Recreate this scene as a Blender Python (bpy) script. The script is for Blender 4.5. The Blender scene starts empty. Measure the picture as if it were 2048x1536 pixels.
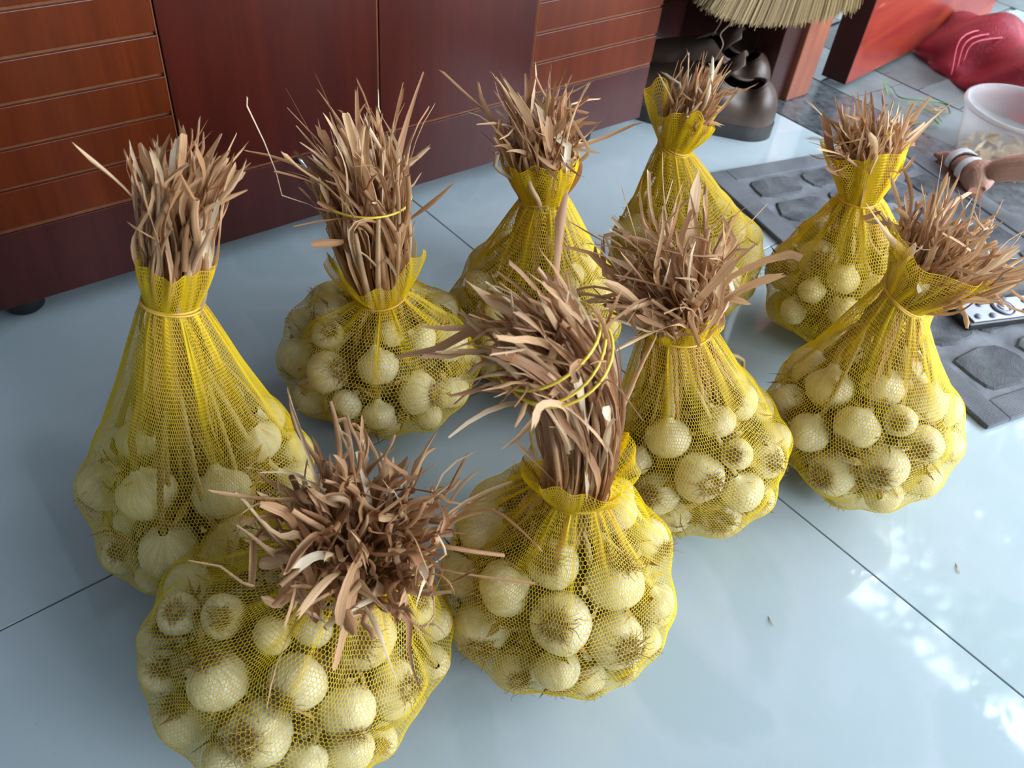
import bpy, bmesh, math, random
import numpy as np
from mathutils import Vector, Matrix, Quaternion
from mathutils.bvhtree import BVHTree

# ------------------------------------------------------------------ camera, world, lights, exposure
scene = bpy.context.scene
COL = scene.collection
cam_data = bpy.data.cameras.new('camera')
cam_data.sensor_width = 36.0
cam_data.lens = 1692.0 / 2048.0 * 36.0
cam_data.clip_start = 0.02
cam_data.dof.use_dof = True
cam_data.dof.focus_distance = 1.0
cam_data.dof.aperture_fstop = 9.0
cam = bpy.data.objects.new('camera', cam_data)
COL.objects.link(cam)
RC = ((0.78889804, -0.37126628, 0.48969504), (-0.60781511, -0.58883961, 0.53275577), (0.09055759, -0.71793403, -0.69019567))
cam.matrix_world = Matrix(((RC[0][0], -RC[0][1], -RC[0][2], 0.0), (RC[1][0], -RC[1][1], -RC[1][2], 0.0),
                           (RC[2][0], -RC[2][1], -RC[2][2], 0.95), (0, 0, 0, 1)))
scene.camera = cam

world = bpy.data.worlds.new('overcast_sky')
scene.world = world
world.use_nodes = True
bg = world.node_tree.nodes['Background']
bg.inputs['Color'].default_value = (0.82, 0.91, 1.0, 1)
bg.inputs['Strength'].default_value = 6.0

def portal(name, loc, rot, sx, sy):
    d = bpy.data.lights.new(name, 'AREA'); d.shape = 'RECTANGLE'; d.size = sx; d.size_y = sy
    d.cycles.is_portal = True
    o = bpy.data.objects.new(name, d); o.location = loc; o.rotation_euler = rot; COL.objects.link(o)
    return o
portal('doorway_daylight', (2.0, -0.1, 1.15), (0, math.pi/2, 0), 2.3, 2.6)
portal('fill_opening_portal', (1.25, -2.35, 1.55), (math.pi/2, 0, 0), 1.7, 1.7)  # portal in the unseen opening added behind the camera for front fill

scene.view_settings.view_transform = 'Standard'
scene.view_settings.look = 'None'
scene.view_settings.exposure = 1.32
scene.view_settings.gamma = 1.0
scene.view_settings.use_curve_mapping = False

R = random.Random(11)
NR = np.random.default_rng(11)

# ------------------------------------------------------------------ helpers
def tag(o, label=None, cat=None, group=None, kind=None):
    if label: o['label'] = label
    if cat: o['category'] = cat
    if group: o['group'] = group
    if kind: o['kind'] = kind
    return o

def empty(name, loc, rz=0.0):
    o = bpy.data.objects.new(name, None); o.location = loc; o.rotation_euler = (0, 0, rz)
    o.empty_display_size = 0.02
    COL.objects.link(o); return o

def link(name, me, mat=None, parent=None, loc=(0, 0, 0), rot=(0, 0, 0)):
    if mat is not None and not me.materials: me.materials.append(mat)
    o = bpy.data.objects.new(name, me); o.location = loc; o.rotation_euler = rot
    COL.objects.link(o)
    if parent is not None: o.parent = parent
    return o

def mesh(name, verts, faces, smooth=False):
    me = bpy.data.meshes.new(name); me.from_pydata([tuple(map(float, v)) for v in verts], [], faces)
    if smooth: me.polygons.foreach_set('use_smooth', [True] * len(me.polygons))
    me.update(); return me

def bm_mesh(name, bm, smooth=False):
    me = bpy.data.meshes.new(name); bm.to_mesh(me); bm.free()
    if smooth: me.polygons.foreach_set('use_smooth', [True] * len(me.polygons))
    return me

def bevel(bm, w, seg=2):
    bmesh.ops.bevel(bm, geom=list(bm.edges), offset=w, segments=seg, affect='EDGES', profile=0.6)

def box_bm(x0, x1, y0, y1, z0, z1, bv=0.0, seg=2, bm=None):
    own = bm is None
    b = bmesh.new()
    bmesh.ops.create_cube(b, size=1.0)
    for v in b.verts:
        v.co = Vector((x0 + (v.co.x + .5) * (x1 - x0), y0 + (v.co.y + .5) * (y1 - y0), z0 + (v.co.z + .5) * (z1 - z0)))
    if bv: bevel(b, bv, seg)
    if own: return b
    tmp = bpy.data.meshes.new('t'); b.to_mesh(tmp); b.free(); bm.from_mesh(tmp); bpy.data.meshes.remove(tmp); return bm

def box(name, dims, mat, parent=None, bv=0.0, loc=(0, 0, 0), rot=(0, 0, 0)):
    return link(name, bm_mesh(name, box_bm(*dims, bv=bv)), mat, parent, loc, rot)

def frames(P):
    P = np.asarray(P, float); T = np.gradient(P, axis=0); T /= np.linalg.norm(T, axis=1)[:, None] + 1e-12
    n = np.cross(T[0], [0.13, 0.27, 0.95]); 
    if np.linalg.norm(n) < 1e-3: n = np.cross(T[0], [1, 0, 0])
    n /= np.linalg.norm(n); N = [n]
    for i in range(1, len(P)):
        n = N[-1] - T[i] * np.dot(N[-1], T[i]); n /= np.linalg.norm(n) + 1e-12; N.append(n)
    N = np.array(N); return T, N, np.cross(T, N)

def tube_geo(P, rad, k=8, caps=True, flat=1.0, V=None, F=None):
    """swept tube through the points P; rad scalar or list"""
    P = np.asarray(P, float); T, N, B = frames(P); r = np.broadcast_to(np.asarray(rad, float), (len(P),))
    V = [] if V is None else V; F = [] if F is None else F; b0 = len(V)
    for i in range(len(P)):
        for j in range(k):
            a = 2 * math.pi * j / k
            V.append(P[i] + N[i] * math.cos(a) * r[i] + B[i] * math.sin(a) * r[i] * flat)
    for i in range(len(P) - 1):
        for j in range(k):
            a = b0 + i * k + j; b = b0 + i * k + (j + 1) % k
            F.append((a, b, b + k, a + k))
    if caps:
        F.append(tuple(b0 + j for j in range(k))[::-1]); F.append(tuple(b0 + (len(P) - 1) * k + j for j in range(k)))
    return V, F

def lathe(prof, k=32, closed=False):
    V = []; F = []
    for (r, z) in prof:
        for j in range(k):
            a = 2 * math.pi * j / k; V.append((r * math.cos(a), r * math.sin(a), z))
    for i in range(len(prof) - 1):
        for j in range(k):
            a = i * k + j; b = i * k + (j + 1) % k; F.append((a, b, b + k, a + k))
    return V, F

def smooth_path(pts, n):
    pts = np.asarray(pts, float); m = len(pts)
    if m == 2: return pts[0] + np.linspace(0, 1, n)[:, None] * (pts[1] - pts[0])
    P = np.vstack([2 * pts[0] - pts[1], pts, 2 * pts[-1] - pts[-2]]); out = []
    for t in np.linspace(0, m - 1 - 1e-9, n):
        i = int(t); u = t - i; a, b, c, d = P[i], P[i + 1], P[i + 2], P[i + 3]
        out.append(.5 * ((2 * b) + (-a + c) * u + (2 * a - 5 * b + 4 * c - d) * u * u + (-a + 3 * b - 3 * c + d) * u ** 3))
    return np.array(out)

# ------------------------------------------------------------------ materials
class NT:
    def __init__(self, name):
        self.m = bpy.data.materials.new(name); self.m.use_nodes = True
        self.t = self.m.node_tree; self.b = self.t.nodes['Principled BSDF']
    def n(self, typ, **kw):
        nd = self.t.nodes.new(typ)
        for k, v in kw.items():
            if k.startswith('i_'):
                nd.inputs[k[2:].replace('_', ' ')].default_value = v
            else: setattr(nd, k, v)
        return nd
    def l(self, a, b): self.t.links.new(a, b)
    def ramp(self, fac, stops, interp='LINEAR'):
        r = self.n('ShaderNodeValToRGB'); r.color_ramp.interpolation = interp
        e = r.color_ramp.elements
        while len(e) < len(stops): e.new(0.5)
        for x, (p, c) in zip(e, stops): x.position = p; x.color = (*c, 1)
        self.l(fac, r.inputs[0]); return r.outputs[0]
    def coords(self, scale=(1, 1, 1), kind='Object', loc=(0, 0, 0)):
        c = self.n('ShaderNodeTexCoord'); m = self.n('ShaderNodeMapping')
        m.inputs['Scale'].default_value = scale; m.inputs['Location'].default_value = loc
        self.l(c.outputs[kind], m.inputs[0]); return m.outputs[0]
    def noise(self, vec, scale, detail=3.0, rough=0.55, dist=0.0):
        n = self.n('ShaderNodeTexNoise'); n.inputs['Scale'].default_value = scale; n.inputs['Detail'].default_value = detail
        n.inputs['Roughness'].default_value = rough; n.inputs['Distortion'].default_value = dist
        if vec is not None: self.l(vec, n.inputs['Vector'])
        return n.outputs['Fac']
    def mix(self, fac, a, b, mode='MIX'):
        m = self.n('ShaderNodeMix', data_type='RGBA', blend_type=mode)
        for s, v in ((m.inputs[0], fac), (m.inputs[6], a), (m.inputs[7], b)):
            if hasattr(v, 'links'): self.l(v, s)
            elif isinstance(v, (int, float)): s.default_value = v
            else: s.default_value = (*v, 1)
        return m.outputs[2]
    def bump(self, h, strength, dist=0.001):
        b = self.n('ShaderNodeBump'); b.inputs['Strength'].default_value = strength; b.inputs['Distance'].default_value = dist
        self.l(h, b.inputs['Height']); self.l(b.outputs[0], self.b.inputs['Normal'])
    def col(self, c):
        if hasattr(c, 'links'): self.l(c, self.b.inputs['Base Color'])
        else: self.b.inputs['Base Color'].default_value = (*c, 1)
    def set(self, **kw):
        for k, v in kw.items(): self.b.inputs[k.replace('_', ' ')].default_value = v
        return self

def plain(name, col, rough=0.5, metal=0.0, nz=0.12, scale=60.0, bump=0.1):
    t = NT(name); v = t.coords(); f = t.noise(v, scale)
    t.col(t.mix(t.ramp(f, [(0.3, (0, 0, 0)), (0.7, (1, 1, 1))]), tuple(c * (1 - nz) for c in col), tuple(min(1, c * (1 + nz)) for c in col)))
    t.set(Roughness=rough, Metallic=metal)
    if bump: t.bump(f, bump, 0.0005)
    return t.m

def wood(name, dark, light, rough=0.28, gx=40.0, gz=2.2, coat=0.3):
    t = NT(name)
    v = t.coords((gx, gx, gz)); n1 = t.noise(v, 1.0, 5, .6, .4)
    v2 = t.coords((2.2, 2.2, 1.1)); n2 = t.noise(v2, 1.6, 3, .5, 1.2)
    v3 = t.coords((gx * 6, gx * 6, gz * 5)); n3 = t.noise(v3, 1.0, 2)
    c = t.mix(t.ramp(n1, [(0.3, (0, 0, 0)), (0.72, (1, 1, 1))]), dark, light)
    c = t.mix(t.ramp(n2, [(0.35, (0, 0, 0)), (0.65, (.55, .55, .55))]), c, tuple(x * .72 for x in dark))
    c = t.mix(t.ramp(n3, [(0.45, (0, 0, 0)), (0.75, (.25, .25, .25))]), c, tuple(x * .6 for x in dark))
    t.col(c); t.set(Roughness=rough); t.b.inputs['Coat Weight'].default_value = coat; t.b.inputs['Coat Roughness'].default_value = .18
    t.b.inputs['Specular IOR Level'].default_value = .28; t.bump(n1, .06, .0004); return t.m

M = {}
def m_tile():
    t = NT('glossy_pale_blue_tile')
    v = t.coords((1, 1, 1)); n = t.noise(v, 2.4, 4, .5, .8); n2 = t.noise(v, 9.0, 5, .6)
    edge = t.ramp(n, [(0.40, (0, 0, 0)), (0.43, (.9, .9, .9)), (0.52, (.35, .35, .35)), (0.60, (.8, .8, .8)), (0.61, (.1, .1, .1))])
    c = t.mix(edge, (.405, .49, .535), (.46, .53, .585))
    c = t.mix(t.ramp(n2, [(0.4, (0, 0, 0)), (0.7, (.35, .35, .35))]), c, (.385, .475, .505))
    n4 = t.noise(v, 160, 2)
    c = t.mix(t.ramp(n4, [(0.74, (0, 0, 0)), (0.80, (.5, .5, .5))]), c, (.2, .22, .22))
    t.col(c); t.set(Roughness=.06); t.b.inputs['Specular IOR Level'].default_value = .5
    r = t.ramp(n2, [(0.35, (.03, .03, .03)), (0.7, (.085, .085, .085))]); t.l(r, t.b.inputs['Roughness'])
    return t.m
M['tile'] = m_tile()
M['grout'] = plain('dark_grout', (.07, .075, .08), .8)
M['wall'] = plain('painted_wall', (.24, .26, .27), .7)
M['ceiling'] = plain('white_ceiling', (.40, .42, .43), .8)
M['granite'] = plain('dark_granite', (.075, .082, .09), .22, nz=.5, scale=45)
M['wood_orange'] = wood('orange_mahogany', (.085, .012, .0022), (.150, .026, .0045), rough=.34, coat=.12)
M['wood_red'] = wood('dark_red_mahogany', (.045, .0045, .0022), (.078, .0085, .0040), rough=.34, coat=.12)
M['wood_plinth'] = wood('plinth_mahogany', (.050, .0105, .0095), (.078, .018, .0155), rough=.36, coat=.12)
M['wood_groove'] = wood('bare_groove_wood', (.16, .052, .022), (.24, .09, .04), coat=0)
M['wood_post'] = wood('post_wood', (.20, .055, .035), (.30, .11, .06), rough=.35)
M['wood_edge'] = wood('dark_edge_wood', (.030, .009, .008), (.05, .014, .011))
def m_leaf_red():
    t = NT('red_painted_door')
    v = t.coords((2, 2, 9)); n = t.noise(v, 1.4, 4, .6, 1.5)
    c = t.mix(t.ramp(n, [(.35, (0, 0, 0)), (.7, (1, 1, 1))]), (.17, .016, .013), (.27, .040, .017))
    n2 = t.noise(t.coords((3, 3, 14)), 3, 3); c = t.mix(t.ramp(n2, [(.66, (0, 0, 0)), (.74, (.7, .7, .7))]), c, (.36, .12, .04))
    t.col(c); t.set(Roughness=.3); return t.m
M['door_red'] = m_leaf_red()
M['chrome'] = plain('brushed_metal', (.75, .78, .82), .25, 1.0, bump=0)
M['rubber'] = plain('black_plastic', (.012, .012, .014), .4)
def m_leather():
    t = NT('brown_leather'); v = t.coords(); n = t.noise(v, 14, 4); n2 = t.noise(v, 220, 3)
    t.col(t.mix(t.ramp(n, [(.3, (0, 0, 0)), (.7, (1, 1, 1))]), (.045, .027, .020), (.095, .062, .046))); t.set(Roughness=.42); t.bump(n2, .35, .0006); return t.m
M['leather'] = m_leather()
M['sole'] = plain('dark_rubber_sole', (.028, .028, .027), .6)
M['lining'] = plain('shoe_lining', (.035, .024, .016), .9)
M['stitch'] = plain('tan_thread', (.25, .18, .13), .8)
def m_bristle():
    t = NT('straw_bristle'); oi = t.n('ShaderNodeNewGeometry')
    t.col(t.ramp(oi.outputs['Random Per Island'], [(0, (.11, .065, .022)), (.5, (.24, .155, .055)), (1, (.38, .28, .12))])); t.set(Roughness=.6); return t.m
M['bristle'] = m_bristle()
def m_mat():
    t = NT('grey_rug_weave'); v = t.coords((1, 1, 1)); n = t.noise(v, 9, 4, .6, .5)
    w = t.n('ShaderNodeTexWave', bands_direction='Y'); w.inputs['Scale'].default_value = 110; w.inputs['Distortion'].default_value = .6; t.l(v, w.inputs['Vector'])
    c = t.mix(t.ramp(n, [(.3, (0, 0, 0)), (.7, (1, 1, 1))]), (.095, .102, .118), (.19, .20, .225))
    c = t.mix(t.ramp(w.outputs['Fac'], [(0, (.35, .35, .35)), (1, (0, 0, 0))]), c, (.08, .085, .10))
    t.col(c); t.set(Roughness=.95); t.bump(w.outputs['Fac'], .6, .001); return t.m
M['rug'] = m_mat()
def m_rugpad():
    t = NT('dark_rug_pile'); v = t.coords(); n = t.noise(v, 13, 4, .6, .6); n2 = t.noise(v, 320, 3)
    c = t.mix(t.ramp(n, [(.35, (0, 0, 0)), (.68, (1, 1, 1))]), (.038, .041, .048), (.135, .143, .160))
    t.col(c); t.set(Roughness=1.0); t.bump(n2, .9, .002); return t.m
M['rugpad'] = m_rugpad()
M['ruggap'] = plain('pale_rug_ground', (.150, .158, .178), 1.0, nz=.45, scale=16, bump=.5)
def m_net():
    t = NT('yellow_net_thread'); t.col((.94, .69, .012)); t.set(Roughness=.35)
    tr = t.n('ShaderNodeBsdfTranslucent'); tr.inputs['Color'].default_value = (1.0, .74, .015, 1)
    mx = t.n('ShaderNodeMixShader'); mx.inputs[0].default_value = .4
    out = t.t.nodes['Material Output']; t.l(t.b.outputs[0], mx.inputs[1]); t.l(tr.outputs[0], mx.inputs[2]); t.l(mx.outputs[0], out.inputs['Surface'])
    return t.m
M['net'] = m_net()
M['band'] = plain('amber_rubber_band', (.72, .42, .05), .35, bump=0)
M['band_yellow'] = plain('yellow_rubber_band', (.80, .58, .06), .35, bump=0)
def m_bulb():
    t = NT('garlic_skin')
    c = t.n('ShaderNodeTexCoord'); s = t.n('ShaderNodeSeparateXYZ'); t.l(c.outputs['Object'], s.inputs[0])
    at = t.n('ShaderNodeMath', operation='ARCTAN2'); t.l(s.outputs[1], at.inputs[0]); t.l(s.outputs[0], at.inputs[1])
    cb = t.n('ShaderNodeCombineXYZ'); t.l(at.outputs[0], cb.inputs[0])
    mz = t.n('ShaderNodeMath', operation='MULTIPLY'); mz.inputs[1].default_value = .28; t.l(s.outputs[2], mz.inputs[0]); t.l(mz.outputs[0], cb.inputs[1])
    oi = t.n('ShaderNodeObjectInfo'); mr = t.n('ShaderNodeMath', operation='MULTIPLY'); mr.inputs[1].default_value = 37; t.l(oi.outputs['Random'], mr.inputs[0]); t.l(mr.outputs[0], cb.inputs[2])
    n = t.noise(cb.outputs[0], 7, 4, .6); n2 = t.noise(cb.outputs[0], 1.6, 2); n3 = t.noise(cb.outputs[0], 24, 2)
    col = t.mix(t.ramp(n, [(.35, (0, 0, 0)), (.7, (1, 1, 1))]), (.64, .56, .37), (.88, .84, .67))
    col = t.mix(t.ramp(n2, [(.52, (0, 0, 0)), (.72, (.55, .55, .55))]), col, (.47, .36, .22))
    col = t.mix(t.ramp(oi.outputs['Random'], [(0, (0, 0, 0)), (1, (.35, .35, .35))]), col, (.70, .66, .43))
    # brown base plate around the roots
    col = t.mix(t.ramp(s.outputs[2], [(0, (1, 1, 1)), (.001, (1, 1, 1))]), col, col)
    mp = t.n('ShaderNodeMapRange'); mp.inputs[1].default_value = -.80; mp.inputs[2].default_value = -.66; mp.inputs[3].default_value = .75; mp.inputs[4].default_value = 0; t.l(s.outputs[2], mp.inputs[0])
    col = t.mix(mp.outputs[0], col, (.22, .13, .06))
    t.col(col); t.set(Roughness=.36); t.bump(n3, .25, .03)
    t.b.inputs['Subsurface Weight'].default_value = 0.0
    return t.m
M['bulb'] = m_bulb()
def m_root():
    t = NT('dry_garlic_roots'); g = t.n('ShaderNodeNewGeometry')
    t.col(t.ramp(g.outputs['Random Per Island'], [(0, (.15, .08, .03)), (.5, (.34, .21, .085)), (1, (.56, .40, .19))])); t.set(Roughness=.8); return t.m
M['root'] = m_root()
def m_straw(name, stops):
    t = NT(name); oi = t.n('ShaderNodeObjectInfo')
    uv = t.n('ShaderNodeUVMap'); mp = t.n('ShaderNodeMapping'); mp.inputs['Scale'].default_value = (9, .7, 1); t.l(uv.outputs[0], mp.inputs[0])
    ad = t.n('ShaderNodeVectorMath', operation='ADD'); t.l(mp.outputs[0], ad.inputs[0]); t.l(oi.outputs['Random'], ad.inputs[1])
    n = t.noise(ad.outputs[0], 1.0, 3, .6)
    c = t.ramp(oi.outputs['Random'], stops)
    c = t.mix(t.ramp(n, [(.3, (.5, .5, .5)), (.48, (0, 0, 0)), (1, (0, 0, 0))]), c, (.16, .075, .032))
    c = t.mix(t.ramp(n, [(.58, (0, 0, 0)), (.72, (.4, .4, .4))]), c, (.72, .58, .40))
    t.col(c); t.set(Roughness=.55); t.bump(n, .4, .0006)
    tr = t.n('ShaderNodeBsdfTranslucent'); t.l(c, tr.inputs['Color'])
    mx = t.n('ShaderNodeMixShader'); mx.inputs[0].default_value = .25
    out = t.t.nodes['Material Output']; t.l(t.b.outputs[0], mx.inputs[1]); t.l(tr.outputs[0], mx.inputs[2]); t.l(mx.outputs[0], out.inputs['Surface'])
    return t.m
STR = [(0, (.38, .175, .078)), (.3, (.54, .29, .138)), (.65, (.66, .40, .21)), (.92, (.76, .53, .31)), (1, (.88, .76, .56))]
M['straw'] = m_straw('dried_garlic_leaf', STR)
M['stem'] = m_straw('dried_garlic_stem', [(0, (.30, .19, .08)), (.5, (.48, .33, .15)), (1, (.62, .50, .28))])
def m_clear():
    t = NT('cloudy_clear_plastic'); t.col((.86, .84, .84)); t.set(Roughness=.18, Alpha=1.0); t.b.inputs['Transmission Weight'].default_value = .85
    t.b.inputs['IOR'].default_value = 1.12; return t.m
M['clear'] = m_clear()
def m_red():
    t = NT('crimson_mesh_plastic'); v = t.coords(); vo = t.n('ShaderNodeTexVoronoi', feature='DISTANCE_TO_EDGE'); vo.inputs['Scale'].default_value = 190; t.l(v, vo.inputs['Vector'])
    n = t.noise(v, 12, 3)
    c = t.mix(t.ramp(n, [(.35, (0, 0, 0)), (.7, (1, 1, 1))]), (.19, .006, .020), (.34, .016, .042)); t.col(c); t.set(Roughness=.38)
    t.bump(t.ramp(vo.outputs['Distance'], [(0, (1, 1, 1)), (.12, (0, 0, 0))]), .6, .001); return t.m
M['red'] = m_red()
M['red_thread'] = plain('crimson_thread', (.40, .03, .06), .35, bump=0)
M['green'] = plain('green_plastic_string', (.10, .26, .05), .5, bump=0)
M['button'] = plain('grey_button', (.14, .15, .18), .35, bump=0)
M['silver'] = plain('silver_plastic', (.34, .35, .43), .30, .5, nz=.04, bump=0)
M['skin'] = plain('skin', (.50, .27, .20), .5, nz=.08, scale=90)
M['white_strap'] = plain('white_strap', (.72, .78, .80), .5, nz=.05)
M['brown_sole'] = plain('brown_footbed', (.22, .09, .05), .8, nz=.3, scale=120, bump=.6)
M['patio'] = plain('patio_concrete', (.15, .18, .19), .5, nz=.25, scale=7)
M['patio_dark'] = plain('patio_slab_dark', (.10, .115, .12), .45, nz=.3, scale=9)
M['patio_light'] = plain('patio_slab_light', (.22, .26, .27), .45, nz=.2, scale=9)
M['foliage'] = plain('tree_leaf', (.05, .10, .025), .5, bump=0)
M['bark'] = plain('tree_bark', (.10, .07, .05), .9)
M['peel'] = plain('dry_peel', (.66, .55, .36), .6, bump=0)

# ------------------------------------------------------------------ the room
OX, OY, RA = 0.8497, 0.755, math.radians(1.76)
T_ = 1.045
def room_box(name, dims, mat, parent=None, bv=0.0):
    return box(name, dims, mat, parent, bv, (OX, OY, 0) if parent is None else (0, 0, 0), (0, 0, RA) if parent is None else (0, 0, 0))
def structure(o): return tag(o, kind='structure')

floor = structure(room_box('floor', (-2.5, 1.045, -3.2, 1.2, -.06, -.0025), M['grout']))
tile_me = {}
for cx0 in (-3, -2, -1, 0):
    for cy0 in (-3, -2, -1, 0, 1):
        x0, x1 = max(cx0 * T_, -2.5), (cx0 + 1) * T_
        y0, y1 = max(cy0 * T_, -3.2), min((cy0 + 1) * T_, 1.2)
        if x1 <= x0 + .02 or y1 <= y0 + .02: continue
        w, h = x1 - x0 - .0022, y1 - y0 - .0022
        key = (round(w, 3), round(h, 3))
        if key not in tile_me: tile_me[key] = bm_mesh('tile', box_bm(-w / 2, w / 2, -h / 2, h / 2, -.012, 0, bv=.0007, seg=1)); tile_me[key].materials.append(M['tile'])
        link('tile', tile_me[key], None, floor, ((x0 + x1) / 2, (y0 + y1) / 2, 0))
structure(room_box('wall_back', (-2.5, 1.25, 1.2, 1.35, -.05, 2.9), M['wall']))
structure(room_box('wall_left', (-2.65, -2.5, -3.2, 1.35, -.05, 2.9), M['wall']))
wr = structure(room_box('wall_right', (1.10, 1.25, .50, 1.2, .0, 2.9), M['wall']))
structure(room_box('wall_right_near', (1.10, 1.25, -3.2, -2.3, -.05, 2.9), M['wall']))
structure(room_box('wall_right_lintel', (1.10, 1.25, -2.3, .50, 2.35, 2.9), M['wall']))
structure(room_box('ceiling', (-2.65, 1.25, -3.35, 1.35, 2.9, 3.0), M['ceiling']))
# wall behind the camera; its wide unseen opening is added as fill light
fw = bmesh.new()
for d in ((-2.65, -.55, -3.35, -3.2, -.05, 2.9), (1.15, 1.25, -3.35, -3.2, -.05, 2.9), (-.55, 1.15, -3.35, -3.2, -.05, .7), (-.55, 1.15, -3.35, -3.2, 2.4, 2.9)):
    box_bm(*d, bm=fw)
structure(link('wall_front', bm_mesh('wall_front', fw), M['wall'], None, (OX, OY, 0), (0, 0, RA)))
thr = structure(room_box('trim_1', (1.047, 1.315, -2.3, .56, -.06, .0015), M['granite'], bv=.001))

# ------------------------------------------------------------------ patio outside the doorway
patio = structure(box('patio', (2.155, 7.5, -3.5, 4.5, -.09, -.012), M['patio']))
slab_mats = [M['patio'], M['patio_dark'], M['patio_light'], M['patio']]
gx = [2.17]
while gx[-1] < 3.9: gx.append(gx[-1] + R.uniform(.16, .30))
for i in range(len(gx) - 1):
    y = .35 + R.uniform(-.1, 0)
    while y < 2.1:
        h = R.uniform(.10, .22)
        sk = R.uniform(-.03, .03)
        V = [(gx[i] + .003, y), (gx[i + 1] - .003, y + sk), (gx[i + 1] - .003, y + h + sk - .004), (gx[i] + .003, y + h - .004)]
        vs = [(a, b, -.012) for a, b in V] + [(a, b, -.0045 + R.uniform(-.0005, .0005)) for a, b in V]
        fs = [(4, 5, 6, 7), (0, 1, 5, 4), (1, 2, 6, 5), (2, 3, 7, 6), (3, 0, 4, 7)]
        link('paving_slab', mesh('paving_slab', vs, fs), R.choice(slab_mats), patio)
        y += h
structure(box('patio_shade_roof', (2.1, 3.2, -3.2, 3.0, 2.80, 2.90), M['ceiling']))  # unseen roof, added and sized to keep sky light off the patio
structure(box('garden_wall', (6.9, 7.05, -3.4, 4.4, -.05, 2.4), M['wall']))
structure(box('sky_blocking_wall', (4.4, 4.55, 1.0, 4.4, -.05, 4.8), M['wall']))  # unseen wall added to hide sky from floor reflections and cut outside glare
structure(box('patio_side_blocker', (2.2, 5.2, 3.0, 3.12, -.05, 2.5), M['wall']))  # unseen side blocker, added to dim the daylight on the patio

def tree(x, y, h, cr, seed, label):
    rr = np.random.default_rng(seed)
    t = empty('garden_tree', (x, y, -.01)); tag(t, label, 'tree')
    P = smooth_path([(0, 0, 0), (.05, .04, h * .4), (-.05, .02, h * .8), (0.05, 0, h)], 10)
    V, F = tube_geo(P, np.linspace(.09, .03, 10), 8)
    for k in range(8):
        a = rr.uniform(0, 6.28); z = h * rr.uniform(.45, .85); L = cr * rr.uniform(.6, 1)
        tube_geo(smooth_path([(0, 0, z), (L * .5 * math.cos(a), L * .5 * math.sin(a), z + L * .35), (L * math.cos(a), L * math.sin(a), z + L * .5)], 6), np.linspace(.03, .008, 6), 5, True, 1, V, F)
    link('trunk', mesh('trunk', V, F, True), M['bark'], t)
    n = 5200; cl = rr.normal(size=(46, 3)); cl /= np.linalg.norm(cl, axis=1)[:, None]; cl *= cr * rr.uniform(.3, 1, (46, 1)); cl[:, 2] *= .8
    c = cl[rr.integers(0, 46, n)] + rr.normal(size=(n, 3)) * cr * .13 + [0, 0, h]
    d = rr.normal(size=(n, 3)); d /= np.linalg.norm(d, axis=1)[:, None]; e = np.cross(d, rr.normal(size=(n, 3))); e /= np.linalg.norm(e, axis=1)[:, None]
    s = rr.uniform(.05, .10, (n, 1))
    V = np.stack([c - d * s, c + e * s * .35, c + d * s, c - e * s * .35], 1).reshape(-1, 3)
    F = [(4 * i, 4 * i + 1, 4 * i + 2, 4 * i + 3) for i in range(n)]
    tag(link('foliage', mesh('foliage', V, F), M['foliage'], t), kind='stuff')
tree(5.4, .35, 3.75, 1.25, 3, 'leafy garden tree with a slim trunk outside the doorway, nearest the open red door')
tree(5.9, -2.3, 4.0, 1.25, 4, 'leafy garden tree outside the doorway, farther from the open red door')

# ------------------------------------------------------------------ the mahogany cabinet
cab = tag(empty('low_cabinet', (.74, 1.5, 0)), 'long low red-brown mahogany cabinet with grooved end doors and two smooth middle doors', 'cabinet')
def cpart(name, dims, mat, bv=.0008, parent=None):
    o = bm_mesh(name, box_bm(dims[0] - .74, dims[1] - .74, dims[2] - 1.5, dims[3] - 1.5, dims[4], dims[5], bv=bv))
    return link(name, o, mat, parent or cab)
cpart('carcass', (.022, 1.4535, 1.276, 1.76, .050, .775), M['wood_red'])
cpart('worktop', (.0, 1.475, 1.235, 1.78, .776, .80), M['wood_orange'], .003)
pl = cpart('plinth', (.0195, 1.4555, 1.2575, 1.2755, .046, .1735), M['wood_plinth'], .0012)
cpart('plinth_ledge', (.0195, 1.4555, 1.2600, 1.2758, .1738, .1800), M['wood_groove'], .0004)
def plain_door(x0, x1):
    d = cpart('smooth_door', (x0 + .0012, x1 - .0012, 1.2555, 1.2755, .1805, .772), M['wood_red'], .0012); d['label'] = 'smooth dark red door'
    e = cpart('edge_strip', (x1 - .0012, x1 + .0010, 1.2560, 1.2750, .1805, .772), M['wood_groove'], .0003)
plain_door(.382, .745); plain_door(.747, 1.0985)
def slat_door(x0, x1):
    d = cpart('slatted_door', (x0, x1, 1.2615, 1.2755, .1805, .772), M['wood_groove'], .0005); d['label'] = 'grooved orange-brown door of horizontal boards'
    z = [.1805, .2435, .3040, .3655, .4265, .4875, .5485, .6095, .6705, .772]
    for a, b in zip(z[:-1], z[1:]):
        o = cpart('board', (x0 + .0005, x1 - .0005, 1.2555, 1.2620, a + (.0030 if a > .19 else .001), b - .0030), M['wood_orange'], .0012, cab)
        o.parent = d
    return d
slat_door(.0215, .3795); slat_door(1.1015, 1.4545)
for x in (.0205, .3785, 1.0995):
    cpart('edge_strip', (x, x + .0022, 1.2550, 1.2752, .1805, .772), M['wood_groove'], .0003)
for x in (.100, 1.318):
    for y in (1.315, 1.70):
        V, F = lathe([(0.0, 0), (.024, 0), (.030, .006), (.030, .036), (.022, .046), (0, .0465)], 24)
        link('round_foot', mesh('round_foot', V, F, True), M['rubber'], cab, (x - .74, y - 1.5, .0))
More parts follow.
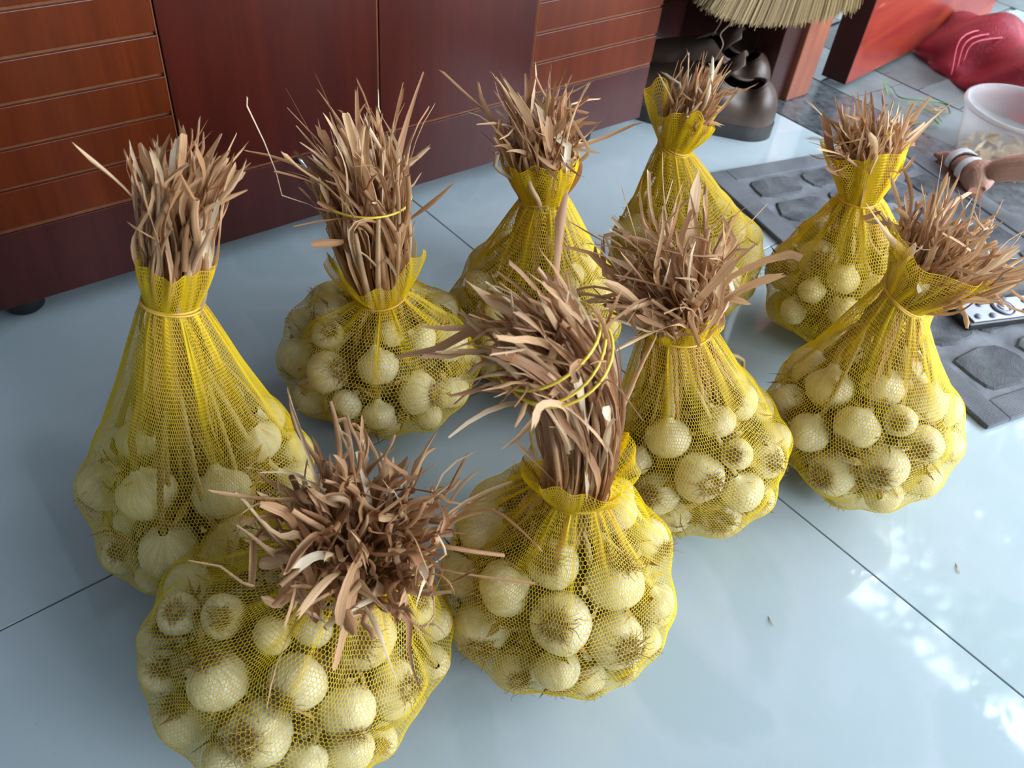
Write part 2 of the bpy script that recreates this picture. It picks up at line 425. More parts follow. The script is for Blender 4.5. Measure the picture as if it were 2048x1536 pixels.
V, F = tube_geo(smooth_path([(.578, 1.2525, .176), (.588, 1.2500, .158), (.603, 1.2510, .130), (.618, 1.2535, .106)], 9), [.0045, .006, .006, .0045, .0036, .0032, .0032, .0030, .0022], 10, True, .6)
o = link('metal_catch', mesh('metal_catch', [np.array(v) - [.74, 1.5, 0] for v in V], F, True), M['chrome'], cab); o['label'] = 'small shiny metal catch'

# ------------------------------------------------------------------ door frame and open leaf
structure(box('trim_5', (1.905, 1.935, 1.292, 1.93, -.002, 2.35), M['wood_edge'], bv=.002))
post = structure(box('trim_2', (1.957, 2.052, 1.200, 1.300, .0015, 2.35), M['wood_post'], bv=.004))
structure(box('trim_3', (1.880, 1.9565, 1.215, 1.290, .0015, 2.35), M['wood_edge'], bv=.003))
structure(box('trim_4', (2.0525, 2.082, 1.222, 1.30, .0015, 2.35), M['wood_edge'], bv=.003))
leafv = Vector((1.09, .135, 0)).normalized(); leafn = Vector((-leafv.y, leafv.x, 0))
lo = Vector((2.193, 1.180, 0)); ang = math.atan2(leafv.y, leafv.x)
dl = empty('door_1', (lo.x, lo.y, .008), ang); tag(dl, kind='structure')
link('door_panel', bm_mesh('door_panel', box_bm(.0, 1.02, .0, .038, 0, 2.25, bv=.002)), M['door_red'], dl)
link('door_edge', bm_mesh('door_edge', box_bm(-.0045, -.0002, -.0, .075, 0, 2.25, bv=.001)), M['wood_edge'], dl)
link('door_frame_strip', bm_mesh('door_frame_strip', box_bm(-.0002, .03, .0385, .074, 0, 2.25, bv=.001)), M['wood_edge'], dl)

# ------------------------------------------------------------------ brown shoes behind the cabinet's corner
def make_shoe(label, loc, rz, sc=1.0):
    root = empty('leather_shoe', loc, rz); tag(root, label, 'shoe', 'brown leather shoes beside the cabinet')
    L = .30 * sc; NX, NA = 34, 12
    def wid(t):
        w = sc * (.037 + .012 * math.sin(math.pi * min(1, t * .9 + .05)) + .012 * math.exp(-((t - .68) / .2) ** 2)) * (1 - max(0, (t - .80) / .2) ** 2.2 * .75)
        return w * (math.sqrt(max(0.0, 1 - (1 - t / .14) ** 2)) if t < .14 else 1)
    def tsamp(i, n): return (i / n) ** 1.5
    def lean(t, a): return .86 + .20 * math.sin(min(1, a) * math.pi) if t < .4 else 1.0
    def hgt(t):
        if t < .40: return sc * (.098 - .020 * math.sin(math.pi * t / .40) + .012 * t)
        return sc * (.108 - .062 * ((t - .40) / .6) ** .8)
    V = []; F = []
    for side in (1, -1):
        b0 = len(V)
        for i in range(NX + 1):
            t = tsamp(i, NX)
            # the collar opening: arch stops short until the tongue
            op = .50 * math.pi if t > .52 else math.pi * (.36 + .14 * max(0, (t - .30) / .22))
            for j in range(NA):
                a = op * j / (NA - 1)
                y = wid(t) * (max(0, math.cos(a)) ** .55 if t < .4 else max(0, math.cos(a)) ** .8) * (1.0 - .10 * (a / op) ** 2 if t < .4 else 1)
                z = .020 * sc + (hgt(t) - .020 * sc) * math.sin(a) ** .75 if a > 0 else .020 * sc
                bulge = .006 * sc * math.sin(a * 2) + (.010 * sc * math.sin(t * 21 + side) * math.sin(a) if t < .38 else .003 * math.sin(t * 40) * math.sin(a))
                V.append((L * (t - .12) + (.030 * sc * (a / op) ** 2 * max(0, 1 - t / .2)), side * (y + bulge * (1 if y > .002 else 0)), z))
        for i in range(NX):
            for j in range(NA - 1):
                a = b0 + i * NA + j; F.append((a, a + NA, a + NA + 1, a + 1) if side == 1 else (a + 1, a + NA + 1, a + NA, a))
    bm = bmesh.new(); vs = [bm.verts.new(v) for v in V]
    for f in F: bm.faces.new([vs[k] for k in f])
    # heel counter joins the two sides
    for j in range(NA - 1):
        a, b = vs[j], vs[(NX + 1) * NA + j]; c, d = vs[j + 1], vs[(NX + 1) * NA + j + 1]
        try: bm.faces.new((a, c, d, b))
        except ValueError: pass
    bmesh.ops.remove_doubles(bm, verts=bm.verts, dist=.0015)
    up = link('upper', bm_mesh('upper', bm, True), M['leather'], root)
    s = up.modifiers.new('thickness', 'SOLIDIFY'); s.thickness = .0035; s.offset = -1
    s = up.modifiers.new('smooth', 'SUBSURF'); s.levels = 1; s.render_levels = 2
    # sole
    out = []
    for i in range(41): t = (i / 40) ** 1.8; out.append((L * (t - .12), wid(t) + .005))
    ring = [(x - .005 * max(0, 1 - k / 12), y - (.005 if k == 0 else 0)) for k, (x, y) in enumerate(out)] + [(x, -y) for x, y in out[:0:-1]]
    n = len(ring); vs = [(x, y, 0) for x, y in ring] + [(x * 1.0, y * 1.03, .012 * sc) for x, y in ring] + [(x, y, .026 * sc) for x, y in ring]
    fs = [tuple(range(n))[::-1], tuple(range(2 * n, 3 * n))] + [(a + k * n, (a + 1) % n + k * n, (a + 1) % n + (k + 1) * n, a + (k + 1) * n) for k in (0, 1) for a in range(n)]
    link('sole', mesh('sole', vs, fs), M['sole'], root)
    # collar piping
    for side in (1, -1):
        P = []
        for i in range(0, 22):
            t = tsamp(i, NX); op = math.pi * (.36 + .14 * max(0, (t - .30) / .22)); y = wid(t) * math.cos(op) ** .55 * .90; z = .020 * sc + (hgt(t) - .020 * sc) * math.sin(op) ** .75
            P.append((L * (t - .12) + (.030 * sc * max(0, 1 - t / .2)), side * (y + .001 + .010 * sc * math.sin(t * 21 + side) * math.sin(op) * (1 if t < .38 else .2)), z))
        V2, F2 = tube_geo(smooth_path(P, 30), .0030 * sc, 8)
        link('collar_piping', mesh('collar_piping', V2, F2, True), M['leather'], root)
    # tongue
    P = [(L * .26, 0, .095 * sc), (L * .20, 0, .120 * sc), (L * .15, 0, .134 * sc)]
    V3 = []
    for k, p in enumerate(P):
        for j in range(7):
            yy = (j - 3) / 3 * .026 * sc; V3.append((p[0] - abs(yy) * .3, yy, p[2] - yy * yy * 14))
    F3 = [(k * 7 + j, k * 7 + j + 1, (k + 1) * 7 + j + 1, (k + 1) * 7 + j) for k in range(2) for j in range(6)]
    tg = link('tongue', mesh('tongue', V3, F3, True), M['leather'], root); s = tg.modifiers.new('thickness', 'SOLIDIFY'); s.thickness = .004
    # moccasin stitches along the welt
    V4 = []; F4 = []
    for side in (1, -1):
        for i in range(34):
            t = .30 + .60 * i / 33; w = wid(t) + .0035
            a = np.array((L * (t - .12), side * w, .036 * sc)); tube_geo([a - [0, 0, .005 * sc], a + [.001, side * .0012, 0], a + [0, 0, .005 * sc]], .0009, 4, True, 1, V4, F4)
    tag(link('stitching', mesh('stitching', V4, F4), M['stitch'], root), kind='stuff')
    V5, F5 = tube_geo(smooth_path([(L * .30, .012, .108 * sc), (L * .27, .018, .14 * sc), (L * .30, .01, .155 * sc), (L * .26, -.004, .175 * sc), (L * .31, -.01, .19 * sc)], 16), .0016, 6)
    link('lace', mesh('lace', V5, F5, True), M['stitch'], root)
    return root
make_shoe('worn brown leather shoe with crushed heel, nearer of two beside the cabinet end', (1.735, 1.140, 0), math.radians(124), 1.40)
make_shoe('worn brown leather shoe in shadow, farther of two behind the cabinet end', (1.862, 1.262, 0.0), math.radians(123), 1.36)
# dark wooden shoe rack against the back wall
rk = tag(empty('shoe_rack', (1.72, 1.70, 0)), 'dark wooden shoe rack in shadow behind the brown shoes', 'rack')
for z in (.16, .40): link('shelf', bm_mesh('shelf', box_bm(-.19, .24, -.14, .14, z, z + .018, bv=.002)), M['wood_edge'], rk)
link('back_panel', bm_mesh('back_panel', box_bm(-.187, .24, .10, .118, .0, .62, bv=.002)), M['wood_edge'], rk)
link('toe_board', bm_mesh('toe_board', box_bm(-.187, .24, -.14, -.125, .0, .158, bv=.002)), M['wood_edge'], rk)
for x in (-.205, .24): link('side_panel', bm_mesh('side_panel', box_bm(x, x + .018, -.14, .14, 0, .62, bv=.002)), M['wood_edge'], rk)

# ------------------------------------------------------------------ straw broom hanging in the top of the view
br = tag(empty('straw_broom', (1.80, 1.17, .36)), 'pale straw broom hanging bristles-down above the brown shoes', 'broom')
n = 2400; rr = np.random.default_rng(8); V = np.zeros((n, 6, 3))
u = rr.uniform(-1, 1, n); v = rr.uniform(-1, 1, n)
bot = np.stack([u * .285 - .035, v * .035, -.045 - .060 * np.sqrt(np.clip(1 - (u * .96) ** 2, 0, 1)) + .045 * (-u) * .8 + rr.normal(size=n) * .005], 1)
bot[:, 2] += np.where(u > .9, -.01, 0)
top = np.stack([u * .20, v * .018, np.full(n, .12)], 1)
w = .0011
for k, (p, ww) in enumerate(((top, w), (bot, w * .6))):
    V[:, k * 3 + 0] = p + [-ww, 0, 0]; V[:, k * 3 + 1] = p + [ww * .5, ww, 0]; V[:, k * 3 + 2] = p + [ww * .5, -ww, 0]
F = []
for i in range(n):
    b = i * 6; F += [(b, b + 1, b + 4, b + 3), (b + 1, b + 2, b + 5, b + 4), (b + 2, b, b + 3, b + 5)]
tag(link('bristles', mesh('bristles', V.reshape(-1, 3), F), M['bristle'], br), kind='stuff')
V, F = tube_geo(smooth_path([(-.21, 0, .13), (0, 0, .135), (.21, 0, .13)], 7), .022, 10, True, 1.1)
link('binding', mesh('binding', V, F, True), M['stitch'], br)
V, F = tube_geo([(0, 0, .13), (0, .02, .5), (0, .05, 1.0)], .013, 12)
link('handle', mesh('handle', V, F, True), M['wood_post'], br)

# ------------------------------------------------------------------ grey rug
ru = Vector((.974, -.226, 0)); 
rg = empty('grey_rug', (1.462, 1.035, .0015), math.atan2(-.226, .974)); tag(rg, 'grey woven rug with dark stone-shaped pile pads, under the remote', 'rug')
RW, RL = .60, .833          # local x to the right, local -y towards the viewer
link('rug_ground', bm_mesh('rug_ground', box_bm(.03, RW - .03, -RL + .03, -.03, 0, .0065, bv=.001)), M['ruggap'], rg)
for nm, d in (('hem', (0, .052, -RL, 0)), ('hem', (RW - .052, RW, -RL, 0)), ('hem', (.0525, RW - .0525, -.048, 0)), ('hem', (.0525, RW - .0525, -RL, -RL + .048))):
    link(nm, bm_mesh(nm, box_bm(*d, 0, .0095, bv=.0028)), M['rug'], rg)
rows = [(.055, .135), (.145, .235), (.245, .345), (.355, .45), (.46, .555), (.565, .66), (.67, .778)]
for i, (a, b) in enumerate(rows):
    x = .058 + R.uniform(-.0, .0)
    while x < RW - .09:
        w = R.uniform(.09, .17); x1 = min(x + w, RW - .058)
        if RW - .058 - x1 < .05: x1 = RW - .058
        k = 12; pts = []
        cx_, cy_ = (x + x1) / 2, (a + b) / 2; hx, hy = (x1 - x) / 2 - .001, (b - a) / 2 - .001
        for q in range(k):
            an = 2 * math.pi * q / k + R.uniform(-.12, .12); c_, s_ = math.cos(an), math.sin(an)
            e = .55; pts.append((cx_ + hx * math.copysign(abs(c_) ** e, c_) * R.uniform(.86, 1), -(cy_ + hy * math.copysign(abs(s_) ** e, s_) * R.uniform(.84, 1))))
        vs = [(p[0], p[1], .0060) for p in pts] + [(cx_ + (p[0] - cx_) * .93, -cy_ + (p[1] + cy_) * .90, .0105) for p in pts]
        fs = [tuple(range(k, 2 * k))] + [(q, (q + 1) % k, (q + 1) % k + k, q + k) for q in range(k)]
        bm = bmesh.new(); bv_ = [bm.verts.new(v_) for v_ in vs]
        for f_ in fs: bm.faces.new([bv_[q] for q in f_])
        bmesh.ops.recalc_face_normals(bm, faces=bm.faces)
        link('pile_pad', bm_mesh('pile_pad', bm, False), M['rugpad'], rg)
        x = x1 + .002

# ------------------------------------------------------------------ silver remote on the rug
rc = empty('remote_control', (1.5990, .3620, .0125), math.radians(-22)); tag(rc, 'silver remote control with black sides and round buttons lying on the grey rug', 'remote')
link('case', bm_mesh('case', box_bm(-.128, .10, -.031, .031, 0, .017, bv=.006, seg=3)), M['rubber'], rc)
link('face_plate', bm_mesh('face_plate', box_bm(-.117, .095, -.0275, .0275, .0172, .0200, bv=.0012, seg=2)), M['silver'], rc)
def button(x, y, r, mat, h=.0035, name='button'):
    V, F = lathe([(0, h), (r * .75, h), (r, h * .6), (r, 0)], 20); return link(name, mesh(name, V, F, True), mat, rc, (x, y, .0203))
V, F = lathe([(.0125, .0005), (.0140, .0028), (.0185, .0030), (.0200, .0003)], 32); link('ring_button', mesh('ring_button', V, F, True), M['silver'], rc, (-.030, .001, .0203))
V, F = lathe([(.0203, .0002), (.0210, .0020), (.0226, .0020), (.0232, .0002)], 32); link('ring_surround', mesh('ring_surround', V, F, True), M['rubber'], rc, (-.030, .001, .0203))
button(-.030, .001, .0108, M['silver'])
for x, y in ((-.100, -.015), (-.068, -.017), (-.073, .017), (-.012, .022), (.008, -.017), (.03, .012), (.045, -.012), (.06, .012)): button(x, y, .0062, M['button'])

# ------------------------------------------------------------------ cloudy plastic tub
tb = empty('plastic_tub', (2.195, .715, .0017)); tag(tb, 'cloudy clear round plastic tub beside the red mesh sack', 'tub')
prof = [(0, .002), (.104, .002), (.110, .006), (.130, .118), (.130, .128), (.137, .130), (.138, .137), (.134, .1385), (.127, .137), (.1265, .119), (.107, .009), (.102, .005), (0, .005)]
V, F = lathe(prof, 48); link('tub_wall', mesh('tub_wall', V, F, True), M['clear'], tb)
V, F = lathe([(.1385, .129), (.1400, .131), (.1400, .137), (.136, .1402), (.130, .1395)], 48); link('rim', mesh('rim', V, F, True), M['clear'], tb)
pe = empty('peel_scraps', (2.195, .715, .0070)); tag(pe, 'yellow net scraps and dry peel lying in the plastic tub', 'scraps')
V = []; F = []
for k in range(110):
    a = R.uniform(0, 6.28); r_ = .095 * math.sqrt(R.random()); z = R.uniform(.002, .03); c = np.array((r_ * math.cos(a), r_ * math.sin(a), z)); d = NR.normal(size=3) * .011; e = NR.normal(size=3) * .007
    b = len(V); V += [c - d, c + e, c + d + [0, 0, .004], c - e]; F.append((b, b + 1, b + 2, b + 3))
tag(link('peel', mesh('peel', V, F), M['peel'], pe), kind='stuff')

# ------------------------------------------------------------------ red mesh sack outside
sk = empty('red_mesh_sack', (2.72, 1.0, -.004)); tag(sk, 'slack crimson mesh sack lying outside the doorway behind the tub', 'sack')
bm = bmesh.new(); bmesh.ops.create_icosphere(bm, subdivisions=5, radius=1)
for v in bm.verts:
    c = v.co.copy(); a = math.atan2(c.y, c.x)
    s = 1 + .10 * math.sin(3 * a + 1) + .06 * math.sin(5 * a) + .05 * math.sin(9 * c.x + 4 * c.y) + .03 * math.sin(17 * c.y + 7 * c.z)
    z = max(0, c.z) ** .8 * (.115 + .035 * math.sin(4 * c.x + 2.2) + .02 * math.sin(8 * c.y)) if c.z > 0 else 0
    v.co = Vector((c.x * .205 * s, c.y * .30 * s, z))
    v.co.rotate(Quaternion((0, 0, 1), math.radians(-32)))
link('sack_body', bm_mesh('sack_body', bm, True), M['red'], sk)
V = []; F = []
for k in range(3):
    P = [(-.21 + .02 * k, .05, .03 + .01 * k), (-.13, .10 - .02 * k, .105), (-.02, .06 - .03 * k, .125), (.08, -.02, .12)]
    tube_geo(smooth_path(P, 14), .003, 6, True, 1, V, F)
link('drawstring', mesh('drawstring', V, F, True), M['red_thread'], sk)

# green plastic string
st = empty('green_string', (2.27, 1.0, 0)); tag(st, 'tangle of thin green plastic string on the threshold beside the tub', 'string')
V = []; F = []
for P in ([(2.262, 1.085, .003), (2.285, 1.120, .02), (2.309, 1.101, .006), (2.28, 1.058, .004), (2.326, 1.007, .006), (2.37, .972, .003), (2.33, .93, .003)],
          [(2.20, 1.05, .003), (2.256, 1.01, .007), (2.281, .955, .004), (2.262, .915, .003)],
          [(2.173, .956, .003), (2.194, .930, .005), (2.231, .905, .003), (2.25, .93, .004)]):
    tube_geo(smooth_path(P, 26), .0024, 6, True, .5, V, F)
link('string', mesh('string', [np.array(v) - [2.27, 1.0, 0] for v in V], F, True), M['green'], st)
V = []; F = []
for k in range(9):
    c = np.array((2.31 + R.uniform(-.04, .03), .97 + R.uniform(-.04, .04), .003)); P = [c + NR.normal(size=3) * [.018, .018, .004] for _ in range(4)]
    for p in P: p[2] = abs(p[2]) + .002
    tube_geo(smooth_path(P, 10), .0009, 4, True, 1, V, F)
o = link('dry_roots', mesh('dry_roots', V, F, True), M['root']); tag(o, 'small tangle of dry brown roots by the green string', 'roots', kind='stuff')

# ------------------------------------------------------------------ the seated person's sandalled foot and shin at the right edge
pr = empty('person', (1.99, .685, .0)); tag(pr, 'bare leg and foot of a seated person in a white-strapped sandal, at right edge', 'person')
heel = Vector((1.905, .625, .016)); 
def P3(x, y, z): return (x - 1.93, y - .66, z)
fm = bpy.data.meshes.new('leg_and_foot'); 
jo = [P3(1.898, .628, .034), P3(1.925, .655, .040), P3(1.960, .695, .034), P3(1.990, .735, .024), P3(2.010, .762, .018),   # heel, arch, instep, ball, toes
      P3(1.912, .620, .070), P3(1.915, .575, .105), P3(1.935, .47, .150), P3(1.96, .36, .20), P3(1.985, .24, .25), P3(2.0, .17, .29), P3(2.10, .05, .27), P3(2.25, -.10, .22)]
rd = [.026, .029, .030, .026, .016, .030, .031, .040, .047, .044, .050, .062, .075]
ed = [(0, 1), (1, 2), (2, 3), (3, 4), (1, 5), (5, 6), (6, 7), (7, 8), (8, 9), (9, 10), (10, 11), (11, 12)]
toes = []
for k in range(5):
    off = (k - 2) * .0125; dx, dy = .55, .83; px_, py_ = -dy * -1, dx * -1
    b = (1.998 + px_ * off * -1, .748 + py_ * off * -1 , .013); l = (.030, .027, .024, .021, .018)[k]
    i0 = len(jo); jo += [P3(b[0] + dx * .012, b[1] + dy * .012, .016), P3(b[0] + dx * (.012 + l * .6), b[1] + dy * (.012 + l * .6), .015), P3(b[0] + dx * (.012 + l), b[1] + dy * (.012 + l), .011)]
    r0 = (.0105, .0082, .0078, .0072, .0068)[k]; rd += [r0, r0, r0 * .75]; ed += [(3, i0), (i0, i0 + 1), (i0 + 1, i0 + 2)]
fm.from_pydata(jo, ed, []); fo = link('leg_and_foot', fm, M['skin'], pr)
fo.modifiers.new('skin', 'SKIN'); s = fo.modifiers.new('sub', 'SUBSURF'); s.levels = 1; s.render_levels = 2
for k, sv in enumerate(fm.skin_vertices[0].data): sv.radius = (rd[k], rd[k] * (.8 if 0 < k < 5 else 1)); 
fm.skin_vertices[0].data[10].use_root = True
# sandal: footbed, straps, buckle
sd = []
for k in range(24):
    a = 2 * math.pi * k / 24; x = .105 * math.cos(a); y = (.036 + .006 * math.cos(a)) * math.sin(a); sd.append((x, y))
n = 24; vs = [(x, y, 0) for x, y in sd] + [(x * 1.02, y * 1.03, .006) for x, y in sd] + [(x, y, .012) for x, y in sd]
fs = [tuple(range(n))[::-1], tuple(range(2 * n, 3 * n))] + [(a + k * n, (a + 1) % n + k * n, (a + 1) % n + (k + 1) * n, a + (k + 1) * n) for k in (0, 1) for a in range(n)]
link('sandal_footbed', mesh('sandal_footbed', vs, fs), M['brown_sole'], pr, P3(1.955, .690, .0005), (0, 0, math.radians(52)))
def strap(c, d, rw, rh, w, lab, mat='white_strap'):
    c = np.array(c); d = np.array(d) / np.linalg.norm(d); s_ = np.cross(d, [0, 0, 1.]); s_ /= np.linalg.norm(s_); u_ = np.cross(s_, d)
    V = []; k = 22
    for i in range(k + 1):
        a = math.radians(-20 + 220 * i / k)
        for q, (o_, th) in enumerate(((-w / 2, 0), (-w / 2, .003), (w / 2, .003), (w / 2, 0))):
            V.append(c + s_ * math.cos(a) * (rw + th) + u_ * math.sin(a) * (rh + th) + d * o_)
    F = [(i * 4 + q, i * 4 + (q + 1) % 4, (i + 1) * 4 + (q + 1) % 4, (i + 1) * 4 + q) for i in range(k) for q in range(4)] + [(0, 1, 2, 3), tuple(k * 4 + q for q in (3, 2, 1, 0))]
    link(lab, mesh(lab, V, F), M[mat], pr)
strap(P3(1.932, .664, .040), (.62, .78, -.1), .033, .032, .022, 'sandal_strap')
strap(P3(1.968, .708, .034), (.62, .78, -.15), .034, .030, .018, 'sandal_strap')
strap(P3(1.948, .685, .037), (.9, .35, -.1), .034, .032, .006, 'thin_black_strap', 'rubber')
link('buckle', bm_mesh('buckle', box_bm(-.016, .016, -.008, .008, 0, .004, bv=.0015)), M['rubber'], pr, P3(1.978, .652, .050), (.5, .7, .4))

